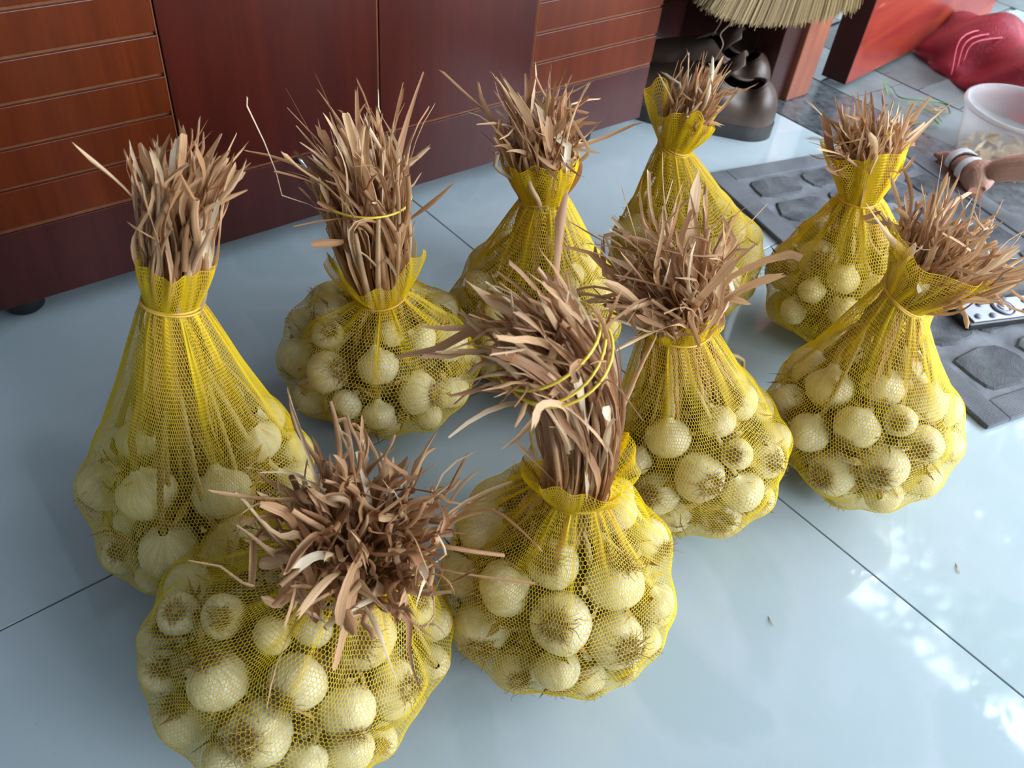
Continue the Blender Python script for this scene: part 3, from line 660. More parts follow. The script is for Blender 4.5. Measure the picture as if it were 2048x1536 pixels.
# bulb centres (m), radius, root direction, 0 hidden / 1 smooth / 2 roots out
BULBS = {
'A': [(0.0965,0.6737,0.1773,0.0335,0.11,-0.31,-0.94,1),(0.1626,0.6312,0.1748,0.0335,-0.09,-0.59,-0.8,1),(0.0924,0.6267,0.1297,0.0335,0.04,0.05,-1,1),(0.0862,0.7076,0.0947,0.033,-0.35,-0.29,-0.89,1),(0.1442,0.5959,0.1294,0.0268,0.14,-0.31,-0.94,1),(0.0732,0.6459,0.0756,0.0243,-0.45,0.21,-0.87,1),(0.1005,0.7829,0.1598,0.0283,-0.11,0.17,-0.98,1),(0.0614,0.7462,0.1374,0.0298,-0.82,0.03,-0.58,1),(0.2262,0.7714,0.1702,0.0258,0.17,0.28,-0.94,1),(0.2599,0.7337,0.1521,0.0279,0.44,0.13,-0.89,1),(0.2284,0.6766,0.1815,0.0283,0.01,-0.04,-1,1),(0.2727,0.6878,0.1262,0.0264,0.08,0.05,-1,1),(0.0477,0.6708,0.1034,0.021,-0.09,-0.39,0.92,2),(0.1128,0.6176,0.068,0.025,-0.08,-0.61,-0.79,1),(0.2646,0.717,0.0722,0.0243,-0.02,0.58,-0.82,0),(0.2081,0.8098,0.1275,0.0256,-0.2,0.22,-0.95,0),(0.1604,0.6042,0.0689,0.0244,-0.55,-0.02,-0.83,0),(0.1848,0.7553,0.0361,0.0303,-0.03,-0.25,-0.97,0),(0.0886,0.6932,0.0392,0.024,-0.17,-0.13,-0.98,0),(0.1544,0.6731,0.0293,0.0263,0.3,0.76,-0.57,0),(0.2156,0.6164,0.088,0.0306,0.74,-0.11,-0.67,0),(0.2315,0.7771,0.0724,0.0285,0.4,0.04,-0.92,0),(0.0876,0.7481,0.0507,0.0268,-0.27,-0.49,-0.83,0),(0.1658,0.8134,0.0872,0.0287,0.12,-0.23,-0.97,0),(0.2512,0.6392,0.1268,0.0268,0.52,-0.47,-0.71,0),(0.1024,0.805,0.0984,0.0243,-0.35,0.04,-0.94,0),(0.1592,0.7812,0.1854,0.0251,0.08,0.5,-0.86,0),(0.1297,0.7184,0.0284,0.0254,-0.23,-0.09,-0.97,0),(0.2101,0.67,0.0388,0.0299,-0.13,-0.87,-0.47,0),(0.1451,0.8126,0.1439,0.0276,-0.32,0.02,-0.95,0),(0.1185,0.7401,0.1932,0.0289,-0.02,-0.23,-0.97,0),(0.1474,0.7369,0.0836,0.0305,-0.08,0.16,-0.98,0),(0.1683,0.6801,0.0779,0.0248,-0.21,-0.22,-0.95,0),(0.1823,0.6615,0.1252,0.0279,0.1,-0.42,-0.9,0),(0.2089,0.7207,0.1036,0.0261,-0.25,-0.05,-0.97,0),(0.1453,0.7423,0.1406,0.0268,0.24,0.3,-0.92,0)],
'B': [(0.3693,0.8595,0.1039,0.0321,-0.79,-0.08,-0.6,1),(0.3756,0.7795,0.1392,0.0301,0.29,-0.7,0.65,2),(0.4459,0.9111,0.145,0.0261,-0.57,0.81,-0.14,1),(0.5839,0.8128,0.1364,0.029,0.86,0.18,-0.48,1),(0.5458,0.7368,0.1442,0.03,0.3,-0.39,-0.87,1),(0.4674,0.6963,0.121,0.0313,0.5,-0.83,0.25,2),(0.5295,0.7089,0.0819,0.0293,-0.08,0.05,-1,1),(0.5752,0.7365,0.0965,0.026,-0.22,-0.96,0.14,2),(0.428,0.7366,0.1549,0.0296,-0.16,-0.58,-0.8,1),(0.36,0.8045,0.0798,0.0279,-0.01,0.18,-0.98,1),(0.3754,0.7338,0.1135,0.0224,-0.9,-0.31,-0.29,1),(0.4829,0.6943,0.0664,0.022,-0.19,-0.41,-0.89,1),(0.5008,0.7395,0.1711,0.0226,0.72,-0.43,-0.54,1),(0.4073,0.7036,0.102,0.023,-0.24,-0.37,-0.9,1),(0.3984,0.8195,0.1684,0.0229,-0.11,-0.56,0.82,2),(0.4654,0.7611,0.1827,0.0204,0.7,-0.52,0.48,2),(0.3991,0.9,0.1297,0.0244,-0.44,0.9,0.01,1),(0.5703,0.8639,0.0624,0.0248,0.91,0.23,-0.36,0),(0.4968,0.7713,0.0317,0.0287,0.14,-0.17,-0.97,0),(0.411,0.791,0.037,0.0282,-0.33,0.06,-0.94,0),(0.4892,0.9341,0.1064,0.024,-0.01,0.64,-0.77,0),(0.5548,0.8931,0.1255,0.0295,0.72,0.44,-0.54,0),(0.4823,0.9035,0.0547,0.0299,-0.28,0.87,-0.39,0),(0.4274,0.859,0.0405,0.0309,-0.14,0.36,-0.92,0),(0.4897,0.8942,0.1629,0.0241,0.24,0.68,-0.69,0),(0.5073,0.8326,0.0331,0.0301,0.06,0.34,-0.94,0),(0.5324,0.8562,0.1647,0.0289,0.74,0.4,-0.54,0),(0.5926,0.7865,0.0865,0.0278,0.51,-0.33,-0.8,0),(0.4308,0.9176,0.0735,0.0245,-0.56,0.31,-0.77,0),(0.4399,0.7426,0.0412,0.0282,-0.02,-0.42,-0.91,0),(0.4279,0.8614,0.1662,0.0284,-0.65,0.59,-0.47,0),(0.4571,0.7582,0.1072,0.0299,0.41,-0.46,-0.79,0),(0.5003,0.8606,0.1027,0.0243,-0.5,0.17,-0.85,0),(0.468,0.8055,0.0709,0.0308,-0.34,-0.22,-0.91,0),(0.4214,0.8262,0.1001,0.028,-0.27,0.56,-0.79,0),(0.5118,0.7692,0.0925,0.0276,-0.41,0.47,-0.79,0)],
'C': [(0.7417,0.7147,0.2028,0.0253,-0.09,0.03,-1,1),(0.7096,0.6798,0.1843,0.0255,-0.47,-0.42,-0.78,1),(0.7863,0.6848,0.1685,0.0281,0.25,-0.37,-0.9,1),(0.7947,0.7396,0.1939,0.0237,0.67,0.18,-0.72,1),(0.8177,0.7763,0.1796,0.0219,-0.21,0.33,-0.92,1),(0.6383,0.8326,0.1189,0.0238,-0.05,0.16,-0.99,1),(0.6909,0.8522,0.1596,0.0255,0.08,0.38,-0.92,1),(0.6354,0.7373,0.0598,0.0256,-0.34,-0.12,-0.93,1),(0.7372,0.6509,0.1508,0.0266,-0.1,-0.21,-0.97,1),(0.6597,0.6976,0.0498,0.022,0.18,0.15,-0.97,1),(0.6422,0.8002,0.1708,0.0229,-0.48,0.24,-0.84,1),(0.827,0.7203,0.1627,0.0218,0.45,-0.15,-0.88,1),(0.7293,0.8461,0.1834,0.0201,0.38,0.74,-0.55,1),(0.6115,0.7752,0.1123,0.023,-0.63,-0.05,-0.78,1),(0.6319,0.7344,0.1689,0.0221,-0.25,-0.52,-0.82,1),(0.6153,0.7191,0.133,0.0202,-0.63,-0.45,-0.63,1),(0.6656,0.7949,0.0454,0.0288,0.2,-0.12,-0.97,0),(0.8188,0.6872,0.0898,0.0243,0.76,-0.34,-0.55,0),(0.7718,0.837,0.1759,0.0241,0.42,-0.35,-0.84,0),(0.7223,0.8627,0.0792,0.0275,-0.25,0.59,-0.77,0),(0.7448,0.6515,0.0867,0.0308,0.15,-0.32,-0.94,0),(0.7262,0.7138,0.0312,0.0282,-0.45,-0.09,-0.89,0),(0.6631,0.6653,0.1098,0.0289,-0.35,-0.65,-0.68,0),(0.756,0.7842,0.0291,0.0261,0.44,0.15,-0.88,0),(0.8048,0.7441,0.0441,0.026,0.28,0.27,-0.92,0),(0.7006,0.6715,0.0554,0.0269,-0.07,-0.53,-0.84,0),(0.7727,0.7836,0.115,0.0285,0.06,0.21,-0.98,0),(0.6899,0.7609,0.0875,0.0279,-0.52,0.05,-0.86,0),(0.7119,0.8061,0.1093,0.0257,0.33,0.11,-0.94,0),(0.7381,0.7771,0.0757,0.0243,0.12,-0.08,-0.99,0),(0.7345,0.7141,0.1376,0.0267,-0.16,-0.89,-0.42,0)],
'D': [(1.0911,0.6879,0.1779,0.0258,0.52,-0.55,-0.66,1),(1.1504,0.6928,0.1458,0.026,0.26,-0.05,-0.96,1),(1.1104,0.6566,0.1381,0.0285,0.41,-0.63,-0.66,1),(1.0439,0.6432,0.1299,0.0274,-0.22,-0.57,-0.79,1),(1.107,0.6496,0.0838,0.0264,-0.05,0.2,-0.98,1),(1.0617,0.6488,0.0636,0.0232,-0.59,-0.55,-0.59,1),(1.0328,0.6726,0.1701,0.0236,0.5,-0.84,-0.22,1),(1.0279,0.8615,0.0926,0.0266,-0.04,0.51,-0.86,0),(0.9682,0.7356,0.1533,0.0272,-0.74,0.11,-0.66,0),(1.1085,0.8578,0.1065,0.0281,0.51,0.73,-0.45,0),(0.9819,0.8074,0.1467,0.0304,-0.19,-0.27,-0.94,0),(1.1337,0.7687,0.176,0.0267,0.52,0.32,-0.79,0),(1.0541,0.7753,0.031,0.028,0.17,-0.15,-0.97,0),(1.1495,0.8103,0.141,0.03,0.41,-0.4,-0.82,0),(1.1583,0.8125,0.0825,0.0254,0.08,-0.26,-0.96,0),(0.9924,0.8237,0.0695,0.0291,-0.13,0.04,-0.99,0),(1.0179,0.6756,0.0556,0.0288,0.07,-0.11,-0.99,0),(1.1079,0.7526,0.0334,0.0304,0.39,-0.44,-0.81,0),(1.1246,0.6986,0.0469,0.0276,0.07,-0.43,-0.9,0),(1.0581,0.859,0.1388,0.0286,-0.08,0.83,-0.55,0),(1.0457,0.8301,0.0477,0.0289,0.11,-0.56,-0.82,0),(0.9548,0.7835,0.0905,0.0262,0,-0.92,-0.4,0),(0.9979,0.6581,0.1048,0.0271,0.12,-0.62,-0.78,0),(1.0675,0.7049,0.034,0.031,0.29,-0.56,-0.78,0),(1.1814,0.7505,0.106,0.0246,0.44,0.31,-0.84,0),(1.1151,0.8237,0.0482,0.0242,0.21,0.02,-0.98,0),(1.0939,0.7142,0.1218,0.0289,0.19,-0.37,-0.91,0),(1.0356,0.7097,0.1108,0.0307,0.56,-0.22,-0.8,0),(1.0891,0.7993,0.1008,0.0249,-0.05,0.21,-0.98,0),(1.1177,0.759,0.105,0.0246,0.02,-0.74,-0.67,0),(1.0364,0.7657,0.086,0.0306,-0.03,-0.36,-0.93,0)],
'E': [(1.1675,0.5611,0.1749,0.0335,-0.69,-0.45,0.56,2),(1.2407,0.6182,0.159,0.0335,-0.8,0.17,0.57,2),(1.1587,0.6056,0.1256,0.0335,-0.86,0.02,0.51,2),(1.1527,0.5021,0.1766,0.0274,-0.24,-0,-0.97,1),(1.1808,0.455,0.1751,0.0275,-0.03,-0.79,-0.61,1),(1.1207,0.5289,0.147,0.0238,-0.43,-0.24,-0.87,1),(1.1528,0.5798,0.0673,0.0305,-0.71,-0.32,0.63,2),(1.1327,0.4687,0.1413,0.0251,0,-0.9,-0.44,1),(1.2901,0.4211,0.1376,0.0279,0.54,-0.75,-0.38,1),(1.2284,0.4684,0.1954,0.0259,0.55,-0.62,-0.56,1),(1.2561,0.4055,0.0975,0.027,0.47,-0.12,-0.87,1),(1.1149,0.543,0.1015,0.0242,-0.18,0.83,-0.53,1),(1.2144,0.6395,0.1064,0.0291,-0.21,0.67,-0.71,0),(1.332,0.4522,0.1167,0.0284,0.85,0.15,-0.51,0),(1.1488,0.442,0.0989,0.0275,0.06,-0.49,-0.87,0),(1.3164,0.607,0.1066,0.0305,0.53,-0.71,-0.47,0),(1.2868,0.5193,0.1963,0.0257,0.11,-0.38,-0.92,0),(1.1727,0.4661,0.0518,0.0306,-0.37,0.45,-0.82,0),(1.3358,0.5568,0.1522,0.0301,0.81,-0.03,-0.59,0),(1.276,0.5841,0.0384,0.0253,0.31,-0,-0.95,0),(1.2642,0.4614,0.0411,0.0303,0.51,-0.5,-0.7,0),(1.347,0.5006,0.1418,0.0282,0.69,-0.06,-0.72,0),(1.285,0.523,0.0273,0.0243,0.03,-0.03,-1,0),(1.2014,0.4149,0.1406,0.0276,-0.29,-0.76,-0.58,0),(1.2185,0.6,0.0438,0.0268,0.16,-0.04,-0.99,0),(1.2791,0.5735,0.1846,0.0304,0.29,0.79,-0.53,0),(1.2019,0.4897,0.1,0.0306,0.12,-0.69,-0.71,0),(1.2341,0.5521,0.0772,0.0253,0.31,-0.12,-0.94,0),(1.1896,0.5497,0.1119,0.0279,0.16,0.13,-0.98,0),(1.2779,0.53,0.0857,0.0245,0.04,-0.22,-0.98,0),(1.2792,0.5133,0.1365,0.0262,-0.29,-0.54,-0.79,0)],
'F': [(0.9447,0.4044,0.1616,0.0304,-0.13,0.72,-0.68,1),(1.0078,0.3955,0.167,0.0335,0.26,0.39,-0.88,1),(0.9793,0.4236,0.1126,0.0326,0.25,0.61,-0.75,1),(0.915,0.3506,0.1788,0.0335,-0.33,-0.41,-0.85,1),(0.9554,0.3038,0.1994,0.0317,-0.48,-0.21,-0.85,1),(0.8955,0.2889,0.1684,0.032,-0.81,-0.16,-0.56,1),(0.8695,0.3334,0.1331,0.0303,-0.33,0.06,-0.94,1),(0.9966,0.2571,0.1862,0.0319,-0.82,-0.31,-0.49,2),(0.9567,0.2208,0.1626,0.0271,-0.93,-0.3,0.2,2),(0.8764,0.2824,0.0952,0.0335,-0.97,0.05,0.23,2),(0.907,0.236,0.132,0.0332,-0.96,-0.27,0.08,2),(1.0468,0.2437,0.1569,0.0278,0.03,-0.56,-0.83,1),(0.9818,0.2084,0.0919,0.0309,-0.25,-0.41,-0.88,1),(0.8911,0.3866,0.1362,0.0272,-0.49,-0.87,-0.01,2),(0.9117,0.2683,0.0479,0.0272,-0.33,0,-0.94,1),(0.9303,0.224,0.0717,0.0265,0.83,0.17,-0.54,1),(1.0187,0.2081,0.1323,0.0238,-0.05,-0.55,-0.83,1),(0.9334,0.2555,0.1896,0.0222,-0.84,-0.24,0.49,2),(1.0578,0.3262,0.1799,0.0262,0.62,0.18,-0.77,1),(1.0139,0.3097,0.2024,0.0258,0.58,0.09,-0.81,1),(1.0819,0.35,0.0959,0.0286,0.34,0.44,-0.83,0),(0.9902,0.4075,0.0572,0.0261,0.06,-0.32,-0.94,0),(1.0872,0.3098,0.1386,0.0271,0.72,-0.17,-0.68,0),(0.9569,0.347,0.0272,0.0242,0.23,0.63,-0.74,0),(1.0248,0.3567,0.038,0.0282,0.25,0.3,-0.92,0),(1.0064,0.2821,0.0277,0.0247,-0.28,-0.67,-0.69,0),(1.0636,0.3723,0.149,0.0296,-0.08,0.19,-0.98,0),(1.0743,0.2526,0.0985,0.0241,0.44,-0.32,-0.84,0),(0.927,0.4136,0.0857,0.0269,0.1,0.43,-0.9,0),(0.8946,0.3774,0.0681,0.0248,-0.37,0.28,-0.88,0),(1.0773,0.2979,0.0732,0.0279,0.29,0.32,-0.9,0),(1.0117,0.3265,0.1415,0.0309,0.14,-0.05,-0.99,0),(1.0141,0.2894,0.0946,0.0289,-0.32,-0.09,-0.94,0),(0.9532,0.346,0.083,0.0264,-0.1,0.36,-0.93,0),(0.9395,0.2925,0.0934,0.0282,0.33,-0.29,-0.9,0),(0.9685,0.3637,0.1289,0.025,-0.06,0.25,-0.97,0)],
'G': [(0.6661,0.3548,0.1499,0.033,-0.28,-0.83,0.48,2),(0.6333,0.3875,0.1073,0.03,-0.84,-0.19,0.51,2),(0.7095,0.3334,0.0699,0.0335,-0.68,-0.63,0.38,2),(0.6625,0.3733,0.0575,0.0295,-0.24,-0.5,-0.83,1),(0.6581,0.4119,0.1751,0.0295,-0.1,-0.39,-0.92,1),(0.8259,0.4015,0.142,0.0301,0.75,-0.06,-0.66,1),(0.8021,0.4347,0.1798,0.0255,-0.63,0.04,-0.78,1),(0.8044,0.3486,0.1409,0.027,-0.48,-0.87,-0.11,2),(0.7326,0.4985,0.1604,0.0318,0.31,-0.09,-0.95,1),(0.7109,0.3824,0.2005,0.0243,0.04,-0.79,-0.61,1),(0.7113,0.3169,0.13,0.0288,0.26,-0.43,-0.86,1),(0.7592,0.3254,0.1544,0.0256,-0.24,-0.75,0.62,2),(0.7669,0.3985,0.1967,0.0277,-0.74,-0.06,0.67,2),(0.7538,0.3105,0.0931,0.0215,-0.59,-0.55,0.58,2),(0.6251,0.4259,0.1396,0.0209,-0.37,-0.07,-0.93,1),(0.707,0.3416,0.182,0.0207,-0.8,-0.23,0.56,2),(0.8198,0.368,0.0917,0.0281,0.17,-0.78,-0.6,0),(0.7033,0.486,0.0466,0.0254,0.42,-0.09,-0.9,0),(0.7481,0.4458,0.0328,0.0298,0.43,-0.26,-0.86,0),(0.7707,0.3459,0.0585,0.03,0.21,-0.35,-0.91,0),(0.6695,0.4948,0.1424,0.0254,-0.13,0.18,-0.97,0),(0.7991,0.3989,0.0448,0.0266,-0.07,-0.38,-0.92,0),(0.7285,0.3811,0.0328,0.0298,0.36,-0.84,-0.42,0),(0.8194,0.4772,0.1084,0.0241,0.45,-0.07,-0.89,0),(0.8322,0.4301,0.0928,0.0272,0.98,-0.19,-0.05,0),(0.6515,0.4306,0.0569,0.0289,0.09,0.63,-0.77,0),(0.6952,0.43,0.027,0.024,-0.83,0.03,-0.55,0),(0.665,0.4882,0.0854,0.0292,0.25,0.15,-0.96,0),(0.7379,0.5108,0.0834,0.0303,0.15,0.4,-0.9,0),(0.8043,0.4556,0.0554,0.026,0.22,-0.39,-0.9,0),(0.6303,0.4505,0.1017,0.0245,-0.35,-0.49,-0.8,0),(0.7734,0.4303,0.0977,0.0298,0.03,0.84,-0.54,0),(0.6929,0.402,0.1305,0.0245,0.34,-0.46,-0.82,0),(0.7122,0.4562,0.1243,0.0275,0.43,0.17,-0.89,0),(0.7107,0.4007,0.0816,0.0256,0.03,-0.46,-0.89,0),(0.7542,0.3917,0.1399,0.0306,0.34,-0.33,-0.88,0)],
'H': [(0.3798,0.4285,0.1739,0.0323,-0.38,0.49,-0.79,1),(0.3972,0.3358,0.21,0.0292,-0.55,-0.18,0.81,2),(0.4472,0.2884,0.1912,0.0335,0.29,0.14,0.95,2),(0.3773,0.2909,0.1711,0.0335,-0.59,-0.28,0.76,2),(0.3497,0.3538,0.1775,0.0306,-0.84,0.36,-0.4,1),(0.3317,0.3613,0.1072,0.0335,-0.68,-0.73,0.01,2),(0.4285,0.2526,0.14,0.0318,-0.2,-0.82,0.54,2),(0.3452,0.311,0.0785,0.0259,-0.44,-0.82,0.36,2),(0.3366,0.4092,0.141,0.0254,-0.43,-0.1,-0.9,1),(0.4666,0.4607,0.1671,0.024,-0.51,-0.11,0.86,2),(0.4192,0.4664,0.1579,0.0247,0.55,0.58,-0.6,1),(0.5009,0.3501,0.2045,0.027,0.42,-0.44,-0.79,1),(0.535,0.3191,0.1592,0.0282,0.08,-0.99,0.06,2),(0.4894,0.2574,0.1556,0.021,0.15,-0.39,-0.91,1),(0.536,0.3759,0.184,0.0194,0.73,0.27,-0.63,1),(0.4375,0.2412,0.0912,0.0191,-0.5,-0.6,0.63,2),(0.3644,0.2689,0.1188,0.0247,-0.2,-0.69,-0.69,1),(0.4712,0.2416,0.1091,0.0191,0.12,-0.93,-0.35,1),(0.3996,0.2537,0.0842,0.0214,-0.18,-0.92,-0.34,1),(0.4693,0.4319,0.2015,0.021,0.48,0.75,-0.45,1),(0.3981,0.2891,0.0507,0.0274,-0.26,-0.5,-0.82,0),(0.5367,0.3402,0.069,0.0253,-0.05,-0.29,-0.96,0),(0.516,0.4445,0.1091,0.0259,0.73,0.42,-0.53,0),(0.4698,0.4694,0.1169,0.0271,0.69,0.41,-0.6,0),(0.4222,0.452,0.0622,0.0252,0.04,-0.3,-0.95,0),(0.3621,0.433,0.0881,0.0279,-0.6,0.48,-0.64,0),(0.4958,0.3047,0.0501,0.0282,0.05,-0.09,-0.99,0),(0.5082,0.2686,0.1109,0.0266,0.47,-0.48,-0.74,0),(0.5534,0.3711,0.125,0.0259,0.86,0.25,-0.45,0),(0.5344,0.4025,0.0754,0.0244,-0.19,0.46,-0.87,0),(0.5046,0.3872,0.0396,0.0246,-0.14,-0.33,-0.93,0),(0.4123,0.37,0.0824,0.0245,-0.4,-0.03,-0.92,0),(0.3914,0.3789,0.131,0.0278,-0.1,0.7,-0.71,0),(0.4453,0.406,0.1401,0.025,0.49,0.01,-0.87,0),(0.454,0.3132,0.1053,0.0268,-0.73,0.39,-0.56,0),(0.4057,0.3253,0.1292,0.0277,-0.08,-0.22,-0.97,0)],
'I': [(0.1258,0.3804,0.1834,0.029,-0.9,-0.41,0.12,2),(0.0684,0.4301,0.1722,0.0306,-0.02,0.55,0.84,2),(0.1989,0.3868,0.1831,0.0334,-0.42,-0.46,0.78,2),(0.1559,0.3408,0.1564,0.0276,-0.41,-0.89,-0.19,1),(0.079,0.3747,0.144,0.0325,-0.58,-0.38,0.72,2),(0.1469,0.3268,0.1068,0.0248,-0.28,-0.59,-0.76,1),(0.0353,0.4496,0.1074,0.0311,-0.15,0.2,0.97,2),(0.2156,0.3591,0.0986,0.0307,0.77,-0.32,0.55,2),(0.2077,0.34,0.1501,0.0246,0.31,-0.77,0.56,2),(0.2872,0.3878,0.1183,0.0209,-0.04,-0.7,-0.71,1),(0.2674,0.3924,0.1674,0.0192,0.03,-0.24,0.97,2),(0.0393,0.5264,0.1336,0.019,0.44,0,0.9,2),(0.1055,0.3337,0.1237,0.0204,-0.5,-0.19,-0.85,1),(0.0657,0.5153,0.1748,0.0217,-0.2,-0.34,0.92,2),(0.0964,0.4718,0.2012,0.022,-0.34,-0.5,0.79,2),(0.0303,0.488,0.1417,0.0206,0.01,-0.36,0.93,2),(0.2635,0.3565,0.1111,0.019,0.2,0.62,-0.76,1),(0.0439,0.3888,0.1073,0.0202,-0.85,0,-0.53,1),(0.1814,0.3282,0.0799,0.019,-0.36,-0.62,0.7,2),(0.1234,0.4227,0.2085,0.019,-0.78,0.1,-0.62,1),(0.1575,0.4055,0.2092,0.019,-0.67,-0.52,-0.53,1),(0.0996,0.3603,0.0748,0.0274,-0.15,-0.83,-0.54,0),(0.2891,0.4595,0.148,0.0309,0.71,0.14,-0.69,0),(0.168,0.4246,0.0273,0.0243,-0.52,-0.3,-0.8,0),(0.2047,0.5817,0.0781,0.027,-0.06,1,-0.04,0),(0.2863,0.447,0.0774,0.0296,0.44,0.16,-0.88,0),(0.257,0.5168,0.0591,0.0292,-0.17,0.38,-0.91,0),(0.2515,0.5397,0.1654,0.0271,0.12,0.59,-0.8,0),(0.0909,0.576,0.1264,0.0264,-0.34,0.93,-0.11,0),(0.1581,0.5939,0.1422,0.0262,-0.02,0.75,-0.66,0),(0.0758,0.5084,0.0542,0.0285,-0.88,-0.4,-0.24,0),(0.2141,0.4558,0.1438,0.0256,0.52,-0.29,-0.81,0),(0.2123,0.4587,0.0879,0.0304,0.1,0.52,-0.85,0),(0.1539,0.5219,0.1176,0.0292,-0.31,-0.49,-0.81,0),(0.1303,0.4573,0.082,0.0286,-0.65,-0.01,-0.76,0),(0.1562,0.4135,0.1399,0.0261,-0.62,0.12,-0.77,0)],
}

# ------------------------------------------------------------------ garlic: shared meshes
def bulb_mesh(seed):
    rr = np.random.default_rng(100 + seed)
    ns, nl = 28, 18; n_l = int(rr.integers(7, 11)); ph = rr.uniform(0, 6.28); amp = rr.uniform(.012, .05)
    prof = [(0, -.80), (.16, -.815), (.34, -.80), (.55, -.72), (.76, -.54), (.92, -.28), (.995, -.02), (.99, .20), (.92, .42), (.78, .60), (.58, .74), (.40, .84), (.28, .93), (.21, 1.03), (.17, 1.14)]
    V = []
    ell = rr.uniform(.93, 1.0); tx, ty = rr.uniform(-.10, .10, 2)
    for r, z in prof:
        for j in range(ns):
            a = 2 * math.pi * j / ns
            l = 1 - amp * (abs(math.sin(n_l * a / 2 + ph)) ** .6 * -1 + .6) * min(1, r * 1.3) * (1 if r < .99 else .9)
            q = .018 * math.sin(3 * a + ph * 2) + .012 * math.sin(5 * a + z * 3)
            rad = r * (l + q * (r > .1)); sx = max(0, z - .4) ** 1.5
            V.append((rad * math.cos(a) + tx * sx, rad * math.sin(a) * ell + ty * sx, z * .96))
    F = []
    for i in range(len(prof) - 1):
        for j in range(ns):
            a = i * ns + j; b = i * ns + (j + 1) % ns; F.append((a, b, b + ns, a + ns))
    me = mesh('garlic_bulb', V, F, True); me.materials.append(M['bulb']); return me
BM = [bulb_mesh(k) for k in range(7)]
def root_mesh(seed, big):
    rr = np.random.default_rng(200 + seed); V = []; F = []
    n = 120 if big else 60
    for k in range(n):
        a = rr.uniform(0, 6.28); r0 = .30 * math.sqrt(rr.random()); L = rr.uniform(.25, .85 if big else .6)
        d = np.array((math.cos(a) * rr.uniform(.4, 1.5), math.sin(a) * rr.uniform(.4, 1.5), -.55)); d /= np.linalg.norm(d)
        p = np.array((r0 * math.cos(a), r0 * math.sin(a), -.74)); P = [p]
        for q in range(5):
            d = d + rr.normal(size=3) * .42 + [0, 0, .10]; d /= np.linalg.norm(d); nx = P[-1] + d * L / 5
            h = np.hypot(nx[0], nx[1]); zs = -math.sqrt(max(0, 1 - min(1, h) ** 2)) * .80 - .01
            if nx[2] > zs: nx[2] = zs
            P.append(nx)
        tube_geo(P, np.linspace(.016, .007, 6), 3, False, 1, V, F)
    me = mesh('roots', V, F, True); me.materials.append(M['root']); return me
RM = [root_mesh(k, True) for k in range(4)]; RS = [root_mesh(9 + k, False) for k in range(3)]

# ------------------------------------------------------------------ dried strips
def strip_mesh(name, P, width, fold, twist, tip, ragged):
    P = np.asarray(P); n = len(P); T, N, B = frames(P); V = np.zeros((n, 4, 3)); t = np.linspace(0, 1, n)
    w = width * np.clip(np.minimum(1, (1.02 - t) * tip + .18), .15, 1) * (1 + .18 * np.sin(t * 9 + twist * 3)); ang = twist * t + fold * 2.2
    f = fold * (1 + .45 * np.sin(t * 6 + twist * 5))
    for j, x in enumerate((-1, -.38, .38, 1)):
        s = x * np.cos(f * abs(x)) ; h = abs(x) ** 1.3 * np.sin(f)
        a = N * np.cos(ang)[:, None] + B * np.sin(ang)[:, None]; b = -N * np.sin(ang)[:, None] + B * np.cos(ang)[:, None]
        V[:, j] = P + a * (s * w * .5)[:, None] + b * (h * w * .5)[:, None]
    V[-1, 0] += T[-1] * ragged; V[-1, 2] -= T[-1] * ragged
    V = V.reshape(-1, 3)
    F = [(i * 4 + j, i * 4 + j + 1, i * 4 + j + 5, i * 4 + j + 4) for i in range(n - 1) for j in range(3)]
    me = mesh(name, V, F, True); uv = me.uv_layers.new(name='UVMap')
    vi = np.zeros(len(me.loops), dtype=np.int32); me.loops.foreach_get('vertex_index', vi)
    L = np.linalg.norm(np.diff(P, axis=0), axis=1).sum()
    U = np.stack([(vi % 4) / 3.0, (vi // 4) / (n - 1) * L * 14], 1).astype(np.float32)
    uv.data.foreach_set('uv', U.ravel()); me.materials.append(M['straw']); return me

def stalk_tube(name, P, r, mat, k=7, flat=.75):
    V, F = tube_geo(P, r, k, False, flat); me = mesh(name, V, F, True); uv = me.uv_layers.new(name='UVMap')
    vi = np.zeros(len(me.loops), dtype=np.int32); me.loops.foreach_get('vertex_index', vi)
    U = np.stack([(vi % k) / k * 2.0, (vi // k) * .12], 1).astype(np.float32); uv.data.foreach_set('uv', U.ravel())
    me.materials.append(mat); return me

# ------------------------------------------------------------------ the knitted net
def thread_mesh(p, q, nrm, hw, hh):
    d = q - p; L = np.linalg.norm(d, axis=1, keepdims=True) + 1e-9
    w = np.cross(d, nrm); w /= np.linalg.norm(w, axis=1, keepdims=True) + 1e-9; w *= hw
    e = d / L * hw * .7; p = p - e; q = q + e; h = nrm * hh
    V = np.stack([p - w, p + h, p + w, q - w, q + h, q + w], 1).reshape(-1, 3).astype(np.float32)
    n = len(p); b = np.arange(n, dtype=np.int32)[:, None] * 6
    Fi = np.concatenate([b + np.array([[0, 1, 4, 3]]), b + np.array([[1, 2, 5, 4]])], 1).reshape(-1).astype(np.int32)
    me = bpy.data.meshes.new('net'); me.vertices.add(len(V)); me.vertices.foreach_set('co', V.ravel())
    me.loops.add(len(Fi)); me.loops.foreach_set('vertex_index', Fi)
    me.polygons.add(n * 2); me.polygons.foreach_set('loop_start', np.arange(0, n * 8, 4, dtype=np.int32))
    me.polygons.foreach_set('use_smooth', np.ones(n * 2, dtype=bool))
    me.update(calc_edges=True); me.materials.append(M['net']); return me

